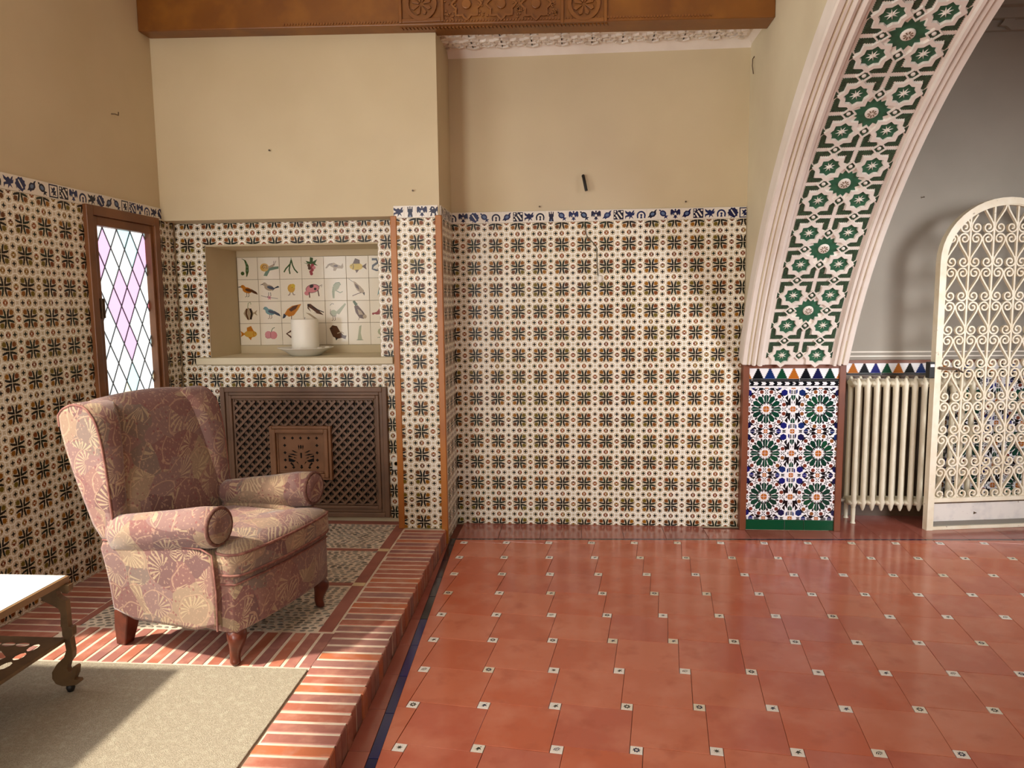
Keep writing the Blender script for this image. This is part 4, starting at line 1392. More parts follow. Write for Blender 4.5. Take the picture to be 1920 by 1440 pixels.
def tree_border(parent, yf, x0, x1, z0, h, start, cyc):
    """stepped-triangle frieze, one printed tile per four triangles"""
    p = .0722
    k = math.floor((x0 - start) / (4 * p))
    while start + k * 4 * p < x1 - .01:
        c = start + k * 4 * p
        polys = []
        for i in range(-1, 5):
            cx = (i + .5) * p
            t = []
            n = 6
            for j in range(n):
                z = .012 + j * (h - .012) / n
                w = .031 * (1 - j / n) + .005
                t += [(w, z), (w, z + .003), (w - .0095, z + (h - .012) / n)]
            tri = [(cx + a, b) for a, b in t] + [(cx - a, b) for a, b in reversed(t)]
            polys.append((tri, cyc[(i + 4) % 4]))
            polys.append((([(cx - .003, h - .004), (cx + .003, h - .004), (cx + .012, h), (cx - .012, h)]), 5))
        polys.append(([(0 - p, 0), (5 * p, 0), (5 * p, .011), (-p, .011)], 3))
        lo, hi = max(c, x0) - c, min(c + 4 * p, x1) - c
        if hi - lo > .012:
            me = print_mesh('frieze_tile', polys, (lo, 0, hi, h), Z_MATS, 1.0, .008, .0008)
            new_obj('frieze_tile', me, parent, frame((c, yf, z0), (1, 0, 0), (0, 0, 1), (0, -1, 0)))
        k += 1


def chain_border(parent, yf, x0, x1, z0, h):
    polys = []
    x = x0 - .02
    while x < x1 + .03:
        polys.append(([(x, .006), (x + .026, .006), (x + .026, h * .36), (x + .034, h * .5), (x + .026, h * .64), (x + .026, h - .006), (x, h - .006), (x + .002, h * .64), (x + .008, h * .5), (x + .002, h * .36)], 0))
        x += .0475
    me = print_mesh('frieze_tile', polys, (x0, 0, x1, h), Z_MATS, 1.0, .008, .0008, base=3)
    new_obj('frieze_tile', me, parent, frame((0, yf, z0), (1, 0, 0), (0, 0, 1), (0, -1, 0)))


YJ = 4.646
zellige(wall_right, YJ, 1.102, 1.648, .068, .912, 1.211, .217)
chain_border(wall_right, YJ, 1.102, 1.375, .922, .032)
chain_border(wall_right, YJ, 1.376, 1.648, .922, .032)
MB().box(1.102, 1.648, YJ - .006, YJ, .911, .922).build('white_fillet', Z_MATS[0], wall_right)
tree_border(wall_right, YJ, 1.102, 1.648, .955, .078, 1.409 - .2888, [3, 4, 1, 2])
for a, b in ((1.102, 1.343), (1.344, 1.462), (1.463, 1.648)):
    MB().box(a, b - .001, YJ - .009, YJ, .002, .067).build('green_base_tile', M_GREENB, wall_right, bevel=.002)
MB().box(1.645, 1.684, YJ - .020, YJ + .08, 0, 1.055).build('corner_strip', M_WOOD_D, wall_right, bevel=.003)
MB().box(1.10, 1.65, YJ - .014, YJ, 1.034, 1.056).build('top_strip', M_WOOD_D, wall_right, bevel=.003)
# far room: dado behind radiator and gate
zellige(wall_far, YF, 2.42, 4.1, .068, .945, 2.62, .217)
tree_border(wall_far, YF, XR1, 4.1, .955, .078, 1.75, [1, 2, 3, 4])
MB().box(XR1, 4.2, YF - .014, YF, 1.034, 1.054).build('dado_cap', M_WOOD_D, wall_far)
MB().box(XR1, 2.42, YF - .008, YF, .0, .954).build('dado_panel', pmat('dado_shade_brown', (84, 62, 42), .4), wall_far)  # plain dark brown paints the shade between the radiator columns
MB().box(2.42, 4.1, YF - .009, YF, .0, .067).build('green_base_tile', M_GREENB, wall_far)
for z0_, z1_, d in ((1.056, 1.076, .012), (1.076, 1.084, .022), (1.084, 1.104, .014), (1.104, 1.112, .02)):
    MB().box(XR1, 4.2, YF - d, YF, z0_, z1_).build('rail_moulding', M_PLASTER_W if d > .015 else M_PLASTER_G, wall_far)
cor = MB()
for i, (z0_, d) in enumerate(((3.10, .03), (3.16, .07), (3.22, .12), (3.30, .2))):
    cor.box(XR1, 4.2, YF - d, YF, z0_, z0_ + .1)
cor.build('cornice', M_PLASTER_G, wall_far)
for i in range(14):
    MB().prism(star(1.78 + i * .18, 3.14, .05, .025, 4, .4), 0, .02, lambda a, b, h: (a, YF - .035 - h, b)).build('cornice_leaf', M_PLASTER_G, wall_far)

# ------------------------------------------------------------------ radiator
RX0, RP, NR = 1.800, .0585, 13
YRF, YRB = 4.80, 4.955
rad = thing('radiator', 'cream cast iron column radiator between the tiled pillar and the white gate', 'radiator', (RX0 + RP * NR / 2, (YRF + YRB) / 2, 0))
ro_ = Vector(rad.location)
sec = MB()


def column(y, r, z0, z1):
    rings = []
    for z, k in ((z0, .35), (z0 + .02, .8), (z0 + .05, 1.12), (z0 + .10, 1), ((z0 + z1) / 2, .92), (z1 - .10, 1), (z1 - .05, 1.15), (z1 - .02, .9), (z1, .4)):
        rings.append([(r * k * math.cos(t) * .95, y + r * k * math.sin(t) * 1.25, z) for t in [2 * PI * q / 10 for q in range(10)]])
    sec.loft(rings)


for i, y in enumerate((-.060, .060)):
    column(y, .0168, .085, .952)
for z in (.135, .915):
    rings = []
    for x, r in ((-RP / 2, .02), (-.016, .03), (.016, .03), (RP / 2, .02)):
        rings.append([(x, .085 * r / .03 * math.cos(t) * .9, z + r * math.sin(t) * .9) for t in [2 * PI * q / 10 for q in range(10)]])
    sec.loft(rings)
sec_me = sec.mesh('radiator_section', [M_RAD])
for i in range(NR):
    new_obj('radiator_section', sec_me, rad, Matrix.Translation((RX0 + RP * (i + .5) - ro_.x, 0, 0)))
for i in (0, NR - 1):
    for y in (-.062, .062):
        MB().lathe([(.018, 0), (.013, .01), (.015, .1)], 8, (RX0 + RP * (i + .5) - ro_.x, y, 0)).build('foot', M_RAD, rad)
vp = MB().tube([(RX0 - .004 - ro_.x, 0, .135), (RX0 - .05 - ro_.x, 0, .135), (RX0 - .062 - ro_.x, 0, .12), (RX0 - .062 - ro_.x, 0, 0)], .012, 8)
vp.lathe([(.018, 0), (.024, .01), (.024, .04), (.012, .05)], 10, (RX0 - .062 - ro_.x, 0, .15))
vp.build('valve_pipe', pmat('valve_grey', (150, 142, 128), .4), rad)

# ------------------------------------------------------------------ white iron gate
gd = math.atan2(.16, .987)
gate = thing('iron_gate', 'white wrought iron gate leaf with rounded top and heart-shaped scrolls', 'gate', (2.222, 4.691, 0), gd)
TG = lambda a, b, h: (a, h, b)
GW = .864
gz = 1.675


def arch_pts(inset, n=24):
    pts = [(inset, .0)]
    for i in range(n + 1):
        t = PI - PI * i / n
        pts.append((GW / 2 + (GW / 2 - inset) * math.cos(t), gz + (2.058 - gz - inset) * math.sin(t)))
    pts.append((GW - inset, .0))
    return pts


MB().plate_path(arch_pts(.02), .04, (-.022, .022), TG).build('outer_frame', M_IRON, gate)
MB().plate_path(arch_pts(.043), .006, (-.016, .016), TG).build('inner_frame', M_IRON, gate)
MB().box(.04, GW - .04, -.02, .02, .0, .022).build('bottom_rail', M_IRON, gate, bevel=.003)
MB().box(.04, GW - .04, -.02, .02, .178, .205).build('middle_rail', M_IRON, gate, bevel=.003)
MB().box(.05, GW - .05, .004, .010, .05, .168).build('kick_panel', M_IRONP, gate)
MB().box(.04, GW - .04, -.004, .012, .022, .05).build('kick_shadow_strip', pmat('gate_shadow_grey', (128, 122, 112), .5), gate)  # grey strip painted as the shadow below the kick panel
MB().box(.04, GW - .04, -.004, .012, .166, .179).build('rust_strip', M_RUST, gate)
MB().prism([(.325, .09), (.345, .098), (.326, .106)], -.002, .006, TG).build('chip', M_RUST, gate)


def spiral(cx, cz, r0, r1, a0, a1, n):
    return [(cx + (r0 + (r1 - r0) * i / n) * math.cos(a0 + (a1 - a0) * i / n), cz + (r0 + (r1 - r0) * i / n) * math.sin(a0 + (a1 - a0) * i / n)) for i in range(n + 1)]


def scroll_path(sx):
    top = spiral(.0375, .134, .007, .0345, 2 * PI * 1.35, 0, 22)          # ends at right side going down
    mid = [(.069, .118), (.060, .098), (.042, .070), (.023, .042), (.010, .020)]
    bot = spiral(.0375, -.004, .0335, .007, PI, PI + 2 * PI * 1.3, 22)
    return [(sx * a, b) for a, b in top + mid + bot]


sc_me = []
for sx in (1, -1):
    sc_me.append(MB().plate_path(scroll_path(sx), .0092, (-.009, .009), TG).mesh('scroll', [M_IRON]))
bars = [.042 + .1505 * k for k in range(6)]


def top_z(s):
    u = max(-1, min(1, (s - GW / 2) / (GW / 2 - .043)))
    return gz + (2.058 - gz - .043) * math.sqrt(max(0, 1 - u * u))


for k, s in enumerate(bars):
    if 0 < k < 5:
        MB().plate_path([(s, .205), (s, top_z(s))], .011, (-.007, .007), TG).build('bar', M_IRON, gate)
    j = 0
    while .2325 + j * .2065 < 2.0:
        z = .2325 + j * .2065
        for q, sx in enumerate((1, -1)):
            if (k == 0 and sx < 0) or (k == 5 and sx > 0):
                continue
            e = s + sx * .072
            if z + .02 > top_z(s) and z + .02 > top_z(e):
                continue
            if z + .165 <= min(top_z(s + sx * .06), top_z(s)) or (k in (0, 5) and z + .165 <= top_z(s + sx * .06)):
                new_obj('scroll', sc_me[q], gate, Matrix.Translation((s, 0, z)))
            else:    # scroll cut by the curved top
                pts = [(s + a, z + b) for a, b in scroll_path(sx)]
                keep = [p for p in pts if p[1] < top_z(p[0]) + .004]
                run, best = [], []
                for p in pts:
                    if p[1] < top_z(p[0]) + .004:
                        run.append(p)
                    else:
                        run = []
                    if len(run) > len(best):
                        best = list(run)
                if len(best) > 4:
                    MB().plate_path(best, .0092, (-.009, .009), TG).build('scroll', M_IRON, gate)
        j += 1
MB().box(-.034, .0, -.02, .02, .965, 1.065).build('lock_box', M_BLACK, gate, bevel=.003)
MB().box(-.030, -.004, -.024, .0, 1.035, 1.052).build('lock_label', Z_MATS[0], gate)
MB().tube([(.02, -.03, 1.03), (.06, -.045, 1.028), (.12, -.045, 1.022), (.17, -.04, 1.0)], [.008, .009, .007, .005], 8).build('handle', M_RUST, gate)
for z in (.25, 1.5):
    MB().lathe([(.012, 0), (.012, .07)], 10, (GW + .006, .0, z)).build('hinge', M_IRON, gate)

# ------------------------------------------------------------------ armchair
def fabric():
    m = bpy.data.materials.new('fan_print_fabric')
    m.use_nodes = True
    nt = m.node_tree
    N, L = nt.nodes, nt.links.new
    b = N['Principled BSDF']
    b.inputs['Roughness'].default_value = .9
    b.inputs['Specular IOR Level'].default_value = .2
    b.inputs['Sheen Weight'].default_value = .25
    tc = N.new('ShaderNodeTexCoord')

    def math_(op, a, bb=None, c=None):
        n = N.new('ShaderNodeMath')
        n.operation = op
        for i, v in enumerate((a, bb, c)):
            if v is None:
                continue
            if isinstance(v, (int, float)):
                n.inputs[i].default_value = v
            else:
                L(v, n.inputs[i])
        return n.outputs[0]

    def mix(f, a, c):
        n = N.new('ShaderNodeMix')
        n.data_type = 'RGBA'
        for s_, v in (('Factor', f), ('A', a), ('B', c)):
            if isinstance(v, tuple):
                n.inputs[s_].default_value = lin(v)
            elif isinstance(v, (int, float)):
                n.inputs[s_].default_value = v
            else:
                L(v, n.inputs[s_])
        return n.outputs['Result']
    vo = N.new('ShaderNodeTexVoronoi')
    vo.inputs['Scale'].default_value = 8.2
    vo.inputs['Randomness'].default_value = .9
    wn = N.new('ShaderNodeTexNoise')
    wn.inputs['Scale'].default_value = 4
    L(tc.outputs['Object'], wn.inputs['Vector'])
    wv = N.new('ShaderNodeVectorMath')
    wv.operation = 'MULTIPLY_ADD'
    wv.inputs[1].default_value = (.10, .10, .10)
    L(wn.outputs['Color'], wv.inputs[0])
    L(tc.outputs['Object'], wv.inputs[2])
    L(wv.outputs[0], vo.inputs['Vector'])
    sub = N.new('ShaderNodeVectorMath')
    sub.operation = 'SUBTRACT'
    L(wv.outputs[0], sub.inputs[0])
    L(vo.outputs['Position'], sub.inputs[1])
    sx = N.new('ShaderNodeSeparateXYZ')
    L(sub.outputs[0], sx.inputs[0])
    col = N.new('ShaderNodeSeparateColor')
    L(vo.outputs['Color'], col.inputs[0])
    p = math_('ADD', sx.outputs[0], math_('MULTIPLY', sx.outputs[1], .8))
    q = math_('ADD', math_('ADD', sx.outputs[2], math_('MULTIPLY', sx.outputs[1], -.45)), .018)
    ang = math_('ARCTAN2', q, p)
    ang = math_('ADD', ang, math_('MULTIPLY', col.outputs[0], 6.28))
    rad_ = math_('SQRT', math_('ADD', math_('MULTIPLY', p, p), math_('MULTIPLY', q, q)))
    ribs = math_('GREATER_THAN', math_('SINE', math_('MULTIPLY', ang, 17)), .25)
    sector = math_('GREATER_THAN', math_('SINE', math_('ADD', math_('MULTIPLY', ang, 1.0), 1.0)), -.15)
    ringz = math_('MULTIPLY', math_('GREATER_THAN', rad_, .012), math_('LESS_THAN', rad_, .066))
    fan = math_('MULTIPLY', math_('MULTIPLY', ribs, sector), ringz)
    cr = N.new('ShaderNodeValToRGB')
    cr.color_ramp.interpolation = 'CONSTANT'
    cs = [(122, 84, 78), (134, 98, 88), (118, 98, 88), (140, 114, 94), (126, 88, 82), (108, 76, 72), (144, 120, 98), (128, 98, 92)]
    e = cr.color_ramp.elements
    while len(e) < len(cs):
        e.new(.5)
    for i, c in enumerate(cs):
        e[i].position = i / len(cs)
        e[i].color = lin(c)
    L(col.outputs[1], cr.inputs[0])
    base = cr.outputs[0]
    n2 = N.new('ShaderNodeTexNoise')
    n2.inputs['Scale'].default_value = 75
    n2.inputs['Detail'].default_value = 3
    L(tc.outputs['Object'], n2.inputs['Vector'])
    spk = math_('GREATER_THAN', n2.outputs['Fac'], .60)
    base = mix(math_('MULTIPLY', spk, .45), base, (184, 148, 122))
    base = mix(math_('MULTIPLY', fan, .55), base, (186, 164, 128))
    edge = math_('MULTIPLY', math_('GREATER_THAN', rad_, .069), math_('LESS_THAN', rad_, .074))
    base = mix(math_('MULTIPLY', edge, .5), base, (180, 146, 118))
    vs = N.new('ShaderNodeTexVoronoi')
    vs.inputs['Scale'].default_value = 42
    L(tc.outputs['Object'], vs.inputs['Vector'])
    dots = math_('LESS_THAN', vs.outputs['Distance'], .22)
    base = mix(math_('MULTIPLY', dots, math_('MULTIPLY', math_('GREATER_THAN', rad_, .05), .6)), base, (124, 66, 66))
    L(base, b.inputs['Base Color'])
    nz = N.new('ShaderNodeTexNoise')
    nz.inputs['Scale'].default_value = 420
    L(tc.outputs['Object'], nz.inputs['Vector'])
    nz2 = N.new('ShaderNodeTexNoise')
    nz2.inputs['Scale'].default_value = 12
    L(tc.outputs['Object'], nz2.inputs['Vector'])
    hgt = math_('ADD', math_('MULTIPLY', nz.outputs['Fac'], .25), nz2.outputs['Fac'])
    bp = N.new('ShaderNodeBump')
    bp.inputs['Strength'].default_value = .35
    bp.inputs['Distance'].default_value = .006
    L(hgt, bp.inputs['Height'])
    L(bp.outputs[0], b.inputs['Normal'])
    return m


M_FAB = fabric()
M_PIPE = pmat('chair_piping', (120, 74, 66), .85, (150, 104, 90), 40, .4, .7, space='obj')
M_TRIM = pmat('arm_front_trim', (96, 62, 54), .9, (128, 88, 74), 60, .4, .7, space='obj')
ch = thing('wingback_armchair', 'old pink wingback armchair printed with fans on the brick step', 'armchair', (-1.489, 2.909, H))
# local x = forward, y = chair's right, z up  (chair faces (0.966,-0.258), its left side looks at (-0.258,-0.966))
ch.rotation_euler = (0, 0, math.atan2(-.258, .966))
CH = lambda u, z, v: (u, -v, z)     # v>0 = chair's left side (local -y)


def rounded(poly, k=2):
    """Chaikin smoothing of a closed outline"""
    for _ in range(k):
        n = len(poly)
        out = []
        for i in range(n):
            a, b = poly[i], poly[(i + 1) % n]
            out += [(a[0] * .8 + b[0] * .2, a[1] * .8 + b[1] * .2), (a[0] * .2 + b[0] * .8, a[1] * .2 + b[1] * .8)]
        poly = out
    return poly


def pillow_prism(poly, v0, v1, puff=.012, inset=.018):
    """soft slab: outline extruded between v0 and v1 with rounded rims"""
    cx = sum(p[0] for p in poly) / len(poly)
    cz = sum(p[1] for p in poly) / len(poly)

    def off(d):
        n = len(poly)
        out = []
        for i in range(n):
            a, b = poly[i - 1], poly[(i + 1) % n]
            dx, dz = b[0] - a[0], b[1] - a[1]
            l = math.hypot(dx, dz) or 1
            nx, nz = dz / l, -dx / l
            out.append((poly[i][0] - nx * d, poly[i][1] - nz * d))
        return out
    sgn = sum(poly[i][0] * poly[(i + 1) % len(poly)][1] - poly[(i + 1) % len(poly)][0] * poly[i][1] for i in range(len(poly)))
    k = 1 if sgn > 0 else -1
    rings = []
    for d, v in ((inset * 1.6, v0 - puff * .0), (inset * .45, v0 + (v1 - v0) * .03), (0, v0 + (v1 - v0) * .2), (0, v1 - (v1 - v0) * .2), (inset * .45, v1 - (v1 - v0) * .03), (inset * 1.6, v1)):
        rings.append([CH(a, z, v) for a, z in off(d * k)])
    return MB().loft(rings)


low = rounded([(-.252, .135), (.258, .137), (.262, .30), (.252, .44), (.10, .47), (-.20, .458), (-.312, .44), (-.276, .30)], 1)
wing = rounded([(-.208, .45), (-.222, .54), (-.236, .728), (-.252, .84), (-.275, .925), (-.325, .982), (-.395, .992), (-.455, .968), (-.486, .93), (-.437, .745), (-.312, .445)], 1)
for sv in (1, -1):
    pillow_prism(low, sv * .245, sv * .333, inset=.010).build('side_panel', M_FAB, ch)
    wi = [(a, z) for a, z in wing]
    rings_src = pillow_prism(wi, sv * .252, sv * .333, inset=.013)
    nw = len(wi)
    for q_ in range(nw * 3):      # inner face slants towards the back panel
        x_, y_, z_ = rings_src.v[q_]
        rings_src.v[q_] = (x_, y_ + sv * .075 * max(0, min(1, (-.205 - x_ - .04 * (1 - (z_ - .45) / .5)) / .15)), z_)
    for q_ in range(len(rings_src.v) - 2 * nw, len(rings_src.v) - nw):
        x_, y_, z_ = rings_src.v[q_]
        rings_src.v[q_] = (x_, y_ + sv * .075 * max(0, min(1, (-.205 - x_ - .04 * (1 - (z_ - .45) / .5)) / .15)), z_)
    rings_src.build('wing', M_FAB, ch)
    # piping along the front edge of the wing and the seam below it
    MB().tube(rings_src.v[nw * 4:nw * 4 + 17], .0048, 6).build('piping', M_PIPE, ch)
    MB().tube([CH(a, z, sv * .332) for a, z in ((-.285, .449), (-.2, .455), (0, .462), (.2, .462), (.250, .444), (.262, .30), (.258, .15))], .004, 6).build('piping', M_PIPE, ch)
    # rolled arm
    arm = MB()
    rings = []
    for u, zt, k in ((-.25, .548, .72), (-.235, .55, .95), (-.1, .568, 1), (.05, .59, 1.02), (.18, .612, 1.04), (.238, .618, 1.02), (.256, .614, .9)):
        ring = []
        for q in range(16):
            t = 2 * PI * q / 16
            cv, cz = sv * .300, zt - .072
            w = .066 * k
            hgt = .072 * k if math.sin(t) > 0 else .085 * k
            ring.append(CH(u, cz + hgt * math.sin(t), cv + w * math.cos(t) * (1.0 if math.sin(t) > -.2 else .85)))
        rings.append(ring)
    arm.loft(rings)
    a_ = arm.build('arm', M_FAB, ch)
    fr = MB()
    rings = []
    for u, k in ((.246, 1.0), (.262, 1.03), (.272, .94), (.274, .5), (.268, .28), (.270, .06)):
        rings.append([CH(u, .546 + .066 * k * math.sin(t), sv * .300 + .062 * k * math.cos(t)) for t in [2 * PI * q / 18 for q in range(18)]])
    fr.loft(rings)
    fr.build('arm_front', M_FAB, a_)
    MB().tube([CH(.262, .546 + .069 * math.sin(t), sv * .300 + .065 * math.cos(t)) for t in [2 * PI * q / 24 for q in range(24)]], .008, 6, closed=True).build('fringe', M_TRIM, a_)
# backrest: slices across the width with a crowned top
prof = [(-.185, .30), (-.205, .44), (-.228, .56), (-.262, .70), (-.300, .84), (-.325, .925), (-.345, .966), (-.375, .988), (-.415, .986), (-.455, .964), (-.480, .925), (-.435, .745), (-.31, .44), (-.276, .30), (-.250, .15), (-.2, .15)]
rings = []
for v in (-.285, -.27, -.235, -.16, -.08, 0, .08, .16, .235, .27, .285):
    t = abs(v) / .285
    crown = .022 * (1 - t * t)
    sh = .03 if t > .99 else (.012 if t > .93 else 0)
    ring = []
    for a, z in prof:
        w = max(0, (z - .80) / .2)
        bul = .022 * (1 - t * t) * (1 if a > -.34 and z > .4 and a + .31 > (.44 - z) * .41 + .02 else 0)
        ring.append(CH(a + bul + (-sh if a > -.3 else sh * .4), z + crown * w - sh * w * .6, v))
    rings.append(ring)
MB().loft(rings).build('backrest', M_FAB, ch, sub=1)
# seat: T-shaped cushion
out = [(-.215, -.232), (.225, -.234), (.238, -.305), (.30, -.315), (.345, -.29), (.362, -.15), (.368, 0), (.362, .15), (.345, .29), (.30, .315), (.238, .305), (.225, .234), (-.215, .232)]
out = rounded(out, 1)
rings = []
for z, k in ((.352, .955), (.358, .985), (.372, 1), (.432, 1), (.446, .985), (.456, .95), (.466, .80), (.472, .5), (.474, .12)):
    rings.append([(.11 + (a - .11) * k + 0, -v * k, z + .006 * (1 if v > 0 else -1) * (k > .9) * 0) for a, v in out])
MB().loft(rings).build('seat_cushion', M_FAB, ch)
for z in (.442, .362):
    MB().tube([(.11 + (a - .11) * .995, -v * .995, z) for a, v in out], .0052, 6, closed=True).build('piping', M_PIPE, ch)
# front apron
ap = [(.10, -.30), (.262, -.308), (.318, -.300), (.334, -.15), (.338, 0), (.334, .15), (.318, .300), (.262, .308), (.10, .30)]
rings = []
for z, k in ((.134, .97), (.140, .995), (.155, 1), (.335, 1), (.350, .99), (.354, .95)):
    rings.append([(.15 + (a - .15) * k, -v * k, z) for a, v in ap])
MB().loft(rings).build('front_apron', M_FAB, ch)
MB().tube([(.15 + (a - .15) * 1.005, -v * 1.005, .325) for a, v in ap[1:-1]], .0045, 6).build('piping', M_PIPE, ch)
MB().box(-.24, .20, -.25, .25, .142, .30).build('seat_base', M_FAB, ch)
for sv in (1, -1):
    # cabriole front leg
    rings = []
    for z, u, v, w in ((.15, .280, .262, .040), (.125, .294, .273, .045), (.10, .300, .278, .041), (.07, .292, .275, .030), (.04, .282, .274, .023), (.018, .284, .277, .022), (.0, .290, .281, .026)):
        rings.append([CH(u + w * math.cos(t) * .95, z, sv * (v + w * math.sin(t) * .95)) for t in [PI / 4 + 2 * PI * q / 8 for q in range(8)]])
    MB().loft(rings).build('leg', M_LEGWOOD, ch, sub=1)
    rings = []
    for z, u, w in ((.15, -.245, .036), (.08, -.258, .032), (0, -.272, .023)):
        rings.append([CH(u + w * a, z, sv * (.272 + w * b)) for a, b in ((1, 1), (-1, 1), (-1, -1), (1, -1))])
    MB().loft(rings, smooth=False).build('leg', M_LEGWOOD, ch, bevel=.004)

# ------------------------------------------------------------------ rug
rug = MB().box(-2.38, -.988, .3, 2.535, H + .0005, H + .0075).build('rug', M_RUG, bevel=.003)
tag(rug, 'plain beige woven rug lying on the raised brick floor', 'rug')

# ------------------------------------------------------------------ low trolley table
TX0, TX1, TY0, TY1, TZ = -2.38, -1.764, 1.2, 2.347, .52
FZ = H + .0075
tb = thing('trolley_table', 'low brass trolley table with white top and pierced lower shelf', 'table', ((TX0 + TX1) / 2, (TY0 + TY1) / 2, FZ))
to = Vector(tb.location)
W_ = lambda x, y, z: (x - to.x, y - to.y, z - to.z)
mb = MB()
mb.box(TX0 - to.x, TX1 - to.x, TY0 - to.y, TY1 - to.y, .495 - to.z, .519 - to.z)
top = mb.build('table_top', M_TABRIM, tb, bevel=.003)
MB().box(TX0 + .008 - to.x, TX1 - .008 - to.x, TY0 + .008 - to.y, TY1 - .008 - to.y, .5185 - to.z, .521 - to.z).build('marble_inlay', M_TABTOP, top)
# leg outline traced in the plane of the leg, centred on the shaft (x right, z up)
LEG = [(-.078, .456), (-.061, .429), (-.037, .413), (-.019, .399), (-.014, .377), (-.017, .325), (-.014, .323), (-.014, .290), (-.010, .277), (-.006, .229), (-.014, .199), (-.038, .168), (-.054, .134), (-.055, .107), (-.045, .085), (-.027, .076), (-.008, .078), (.015, .083), (.027, .095), (.025, .106), (.011, .106), (.019, .129), (.023, .159), (.018, .164), (.009, .158), (.005, .136), (-.003, .136), (-.007, .150), (-.002, .173), (.011, .196), (.013, .222), (.010, .280), (.017, .289), (.018, .324), (.006, .326), (.006, .377), (.005, .432), (-.012, .443), (-.020, .454), (-.020, .472), (-.011, .477), (-.003, .464), (.011, .462), (.017, .473), (.018, .498), (-.078, .498)]


def table_leg(x, y, sx):
    poly = [((a * 1.25 + .002) * sx, .122 + (b - .076) * (.4955 - .122) / .422) for a, b in LEG]
    lm = MB().prism(poly[::sx], -.012, .012, lambda a, b, h: W_(x + a, y + h, b))
    lg = lm.build('leg', M_BRASS, tb, bevel=.003)
    MB().lathe([(.006, .030), (.013, .022), (.015, .012), (.010, 0)], 10, W_(x - sx * .008, y, FZ + .001)).build('caster', M_BLACK, lg)


for x, sx in ((TX1 - .006, 1), (TX0 + .006, -1)):
    for y in (TY1 - .02, TY0 + .02):
        table_leg(x, y, sx)
# pierced lower shelf
sx0, sx1, sy0, sy1, sz = TX0 + .012, TX1 - .012, TY0 + .022, TY1 - .022, .300
hl = []
SW, SL = sx1 - sx0, sy1 - sy0
n = 16
for i in range(n):
    yy = .05 + (SL - .1) * (i + .5) / n
    hl.append(el(.062, yy, .015, .026, 0, 8))
    hl.append(el(SW - .062, yy, .015, .026, 0, 8))
for i in range(8):
    xx = .09 + (SW - .18) * (i + .5) / 8
    hl.append(el(xx, SL - .062, .024, .015, 0, 8))
    hl.append(el(xx, .062, .024, .015, 0, 8))
for cy in (.2, .42, .66, SL - .2):
    for sgn in (1, -1):
        c = SW / 2
        hl.append([(c + sgn * a, cy + b) for a, b in ((.04, -.07), (.10, -.09), (.17, -.04), (.19, .05), (.14, .09), (.12, .05), (.15, .03), (.13, -.03), (.09, -.04), (.05, .02))])
        hl.append([(c + sgn * a, cy + b) for a, b in ((.03, .05), (.08, .04), (.09, .08), (.05, .10))])
me = print_mesh('pierced_shelf', [], (0, 0, SW, SL), [M_BRASS], 1.0, .012, .001, holes=hl)
shelf = new_obj('pierced_shelf', me, tb, frame(W_(sx0, sy0, sz - .012), (1, 0, 0), (0, 1, 0), (0, 0, 1)))


def scallop(p0, p1, nx, ny, parent):
    n = 12
    pts_t, pts_b = [], []
    L_ = math.hypot(p1[0] - p0[0], p1[1] - p0[1])
    for i in range(n * 6 + 1):
        t = i / (n * 6)
        pts_t.append((t * L_, .012 + .008 * abs(math.sin(PI * n * t))))
        pts_b.append((t * L_, -.012 - .010 * abs(math.sin(PI * n * t))))
    poly = pts_t + pts_b[::-1]
    ux, uy = (p1[0] - p0[0]) / L_, (p1[1] - p0[1]) / L_
    MB().prism(poly, 0, .010, lambda a, b, h: W_(p0[0] + ux * a + nx * h, p0[1] + uy * a + ny * h, sz + b)).build('gallery', M_BRASS, parent)


scallop((sx1, sy0), (sx1, sy1), 1, 0, shelf)
scallop((sx0, sy1), (sx1, sy1), 0, 1, shelf)
scallop((sx0, sy0), (sx0, sy1), -1, 0, shelf)
scallop((sx0, sy0), (sx1, sy0), 0, -1, shelf)

# ------------------------------------------------------------------ candle on plate in the niche
pz = 1.1325
pl = MB().lathe([(.085, 0), (.098, .004), (.13, .028), (.168, .046), (.176, .050), (.177, .053), (.165, .052), (.125, .034), (.095, .012), (.02, .010)], 36).build('dish', M_CERAMIC)
pl.location = (-1.715, 4.60, pz)
tag(pl, 'shallow white dish on the niche sill holding a candle', 'dish')
cd = MB().lathe([(.084, 0), (.086, .004), (.086, .216), (.083, .221), (.07, .221), (.05, .214), (.008, .212)], 32)
cdo = cd.build('pillar_candle', M_CANDLE)
cdo.location = (-1.715, 4.60, pz + .0128)
tag(cdo, 'thick white pillar candle standing in the dish in the niche', 'candle')
MB().tube([(0, 0, .21), (.001, 0, .222), (.003, .001, .232)], .0015, 6).build('wick', M_BLACK, cdo)
rnd = random.Random(8)
for i, (x, y, wl) in enumerate(((-1.60, 4.53, 'small white wax lump on the dish rim towards the tiled pilaster'), (-1.70, 4.485, 'small white wax lump lying in front of the pillar candle'), (-1.58, 4.62, 'small white wax lump beside the candle towards the picture tiles'))):
    bmx = bmesh.new()
    bmesh.ops.create_icosphere(bmx, subdivisions=1, radius=.017)
    for v in bmx.verts:
        v.co = Vector((v.co.x * rnd.uniform(.7, 1.4), v.co.y * rnd.uniform(.7, 1.2), v.co.z * rnd.uniform(.5, 1.0)))
    me = bpy.data.meshes.new('wax_lump')
    bmx.to_mesh(me)
    bmx.free()
    me.materials.append(M_CANDLE)
    o = new_obj('wax_lump', me)
    o.location = (x, y, pz + .047)
    tag(o, wl, 'wax', 'wax lumps in the candle dish')

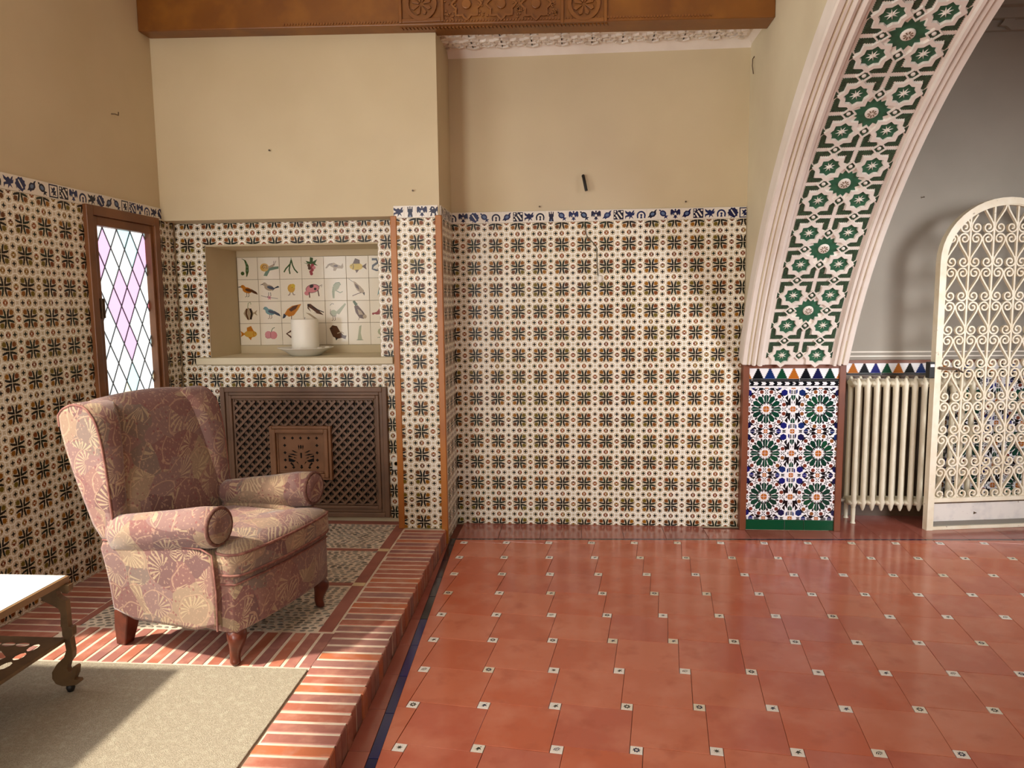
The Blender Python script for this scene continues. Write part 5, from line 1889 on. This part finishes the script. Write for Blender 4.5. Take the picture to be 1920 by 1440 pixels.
# ------------------------------------------------------------------ small fittings on the walls
def nail(x, y, z, d, label):
    o = thing('nail', label, 'nail', (x, y, z))
    q = Vector(d).to_track_quat('Z', 'Y').to_matrix().to_4x4()
    MB().lathe([(.0022, 0), (.0022, .016)], 6).build('shank', M_RUST, o, q)
    MB().lathe([(.0055, .016), (.0055, .018)], 8).build('head', M_RUST, o, q)


nail(-1.759, YU, 2.356, (0, -1, 0), 'small nail in the plain wall above the niche')
nail(-.915, YU, 2.107, (0, -1, 0), 'small nail in the plaster just above the pilaster')
nail(-.2, YB, 2.055, (0, -1, 0), 'small nail above the blue border left of the cut cable')
nail(.705, YB, 2.066, (0, -1, 0), 'small nail above the blue border right of the cut cable')
nail(2.251, YF, 2.1, (0, -1, 0), 'small nail in the grey wall above the radiator')
hk = MB().tube([(XL, 3.862, 2.484), (XL + .02, 3.862, 2.483), (XL + .022, 3.89, 2.483), (XL + .022, 3.892, 2.50)], .003, 6).build('wall_hook', M_RUST)
tag(hk, 'small bent metal hook in the plaster above the stained window', 'hook')
cb = MB().tube([(.072, YB, 2.238), (.073, YB - .03, 2.236), (.080, YB - .045, 2.20), (.092, YB - .05, 2.14)], .0095, 8).build('cable_stub', M_BLACK)
tag(cb, 'short black cut cable sticking out of the wall above the border tiles', 'cable')
c2 = MB().tube([(XR0, 4.61, 2.888), (XR0 - .012, 4.60, 2.87), (XR0 - .014, 4.596, 2.83), (XR0 - .006, 4.60, 2.785)], .003, 6).build('wire_end', M_RUST)
tag(c2, 'thin brown wire end on the pale wall beside the beam', 'wire')
c3 = MB().tube([(.070, YB - .01, 1.95), (.085, YB - .02, 1.92), (.092, YB - .02, 1.88), (.10, YB - .016, 1.86), (.145, YB - .016, 1.815), (.158, YB - .018, 1.79), (.160, YB - .016, 1.70), (.165, YB - .02, 1.62)], .0028, 6).build('hanging_wire', pmat('wire_olive', (84, 78, 50), .5))
tag(c3, 'thin olive wire hanging down over the flower-patterned tiles', 'wire')
pg = MB().lathe([(.012, 0), (.016, .004), (.017, .03), (.012, .04), (.004, .045)], 10).build('wire_connector', M_CERAMIC)
pg.location = (.176, YB - .026, 1.578)
tag(pg, 'small white connector at the end of the hanging wire', 'connector')
ok = thing('wall_socket', 'white wall socket on the narrow tiled strip beside the grille', 'socket', (-1.093, YR - .004, .465))
MB().box(-.026, .026, -.012, 0, -.04, .04).build('plate', M_CERAMIC, ok, bevel=.004)
MB().lathe([(.016, 0), (.016, .004), (.012, .004), (.012, .001), (.002, .001)], 14).build('insert', M_CREAMT, ok, frame((0, -.011, 0), (1, 0, 0), (0, 0, 1), (0, -1, 0)))
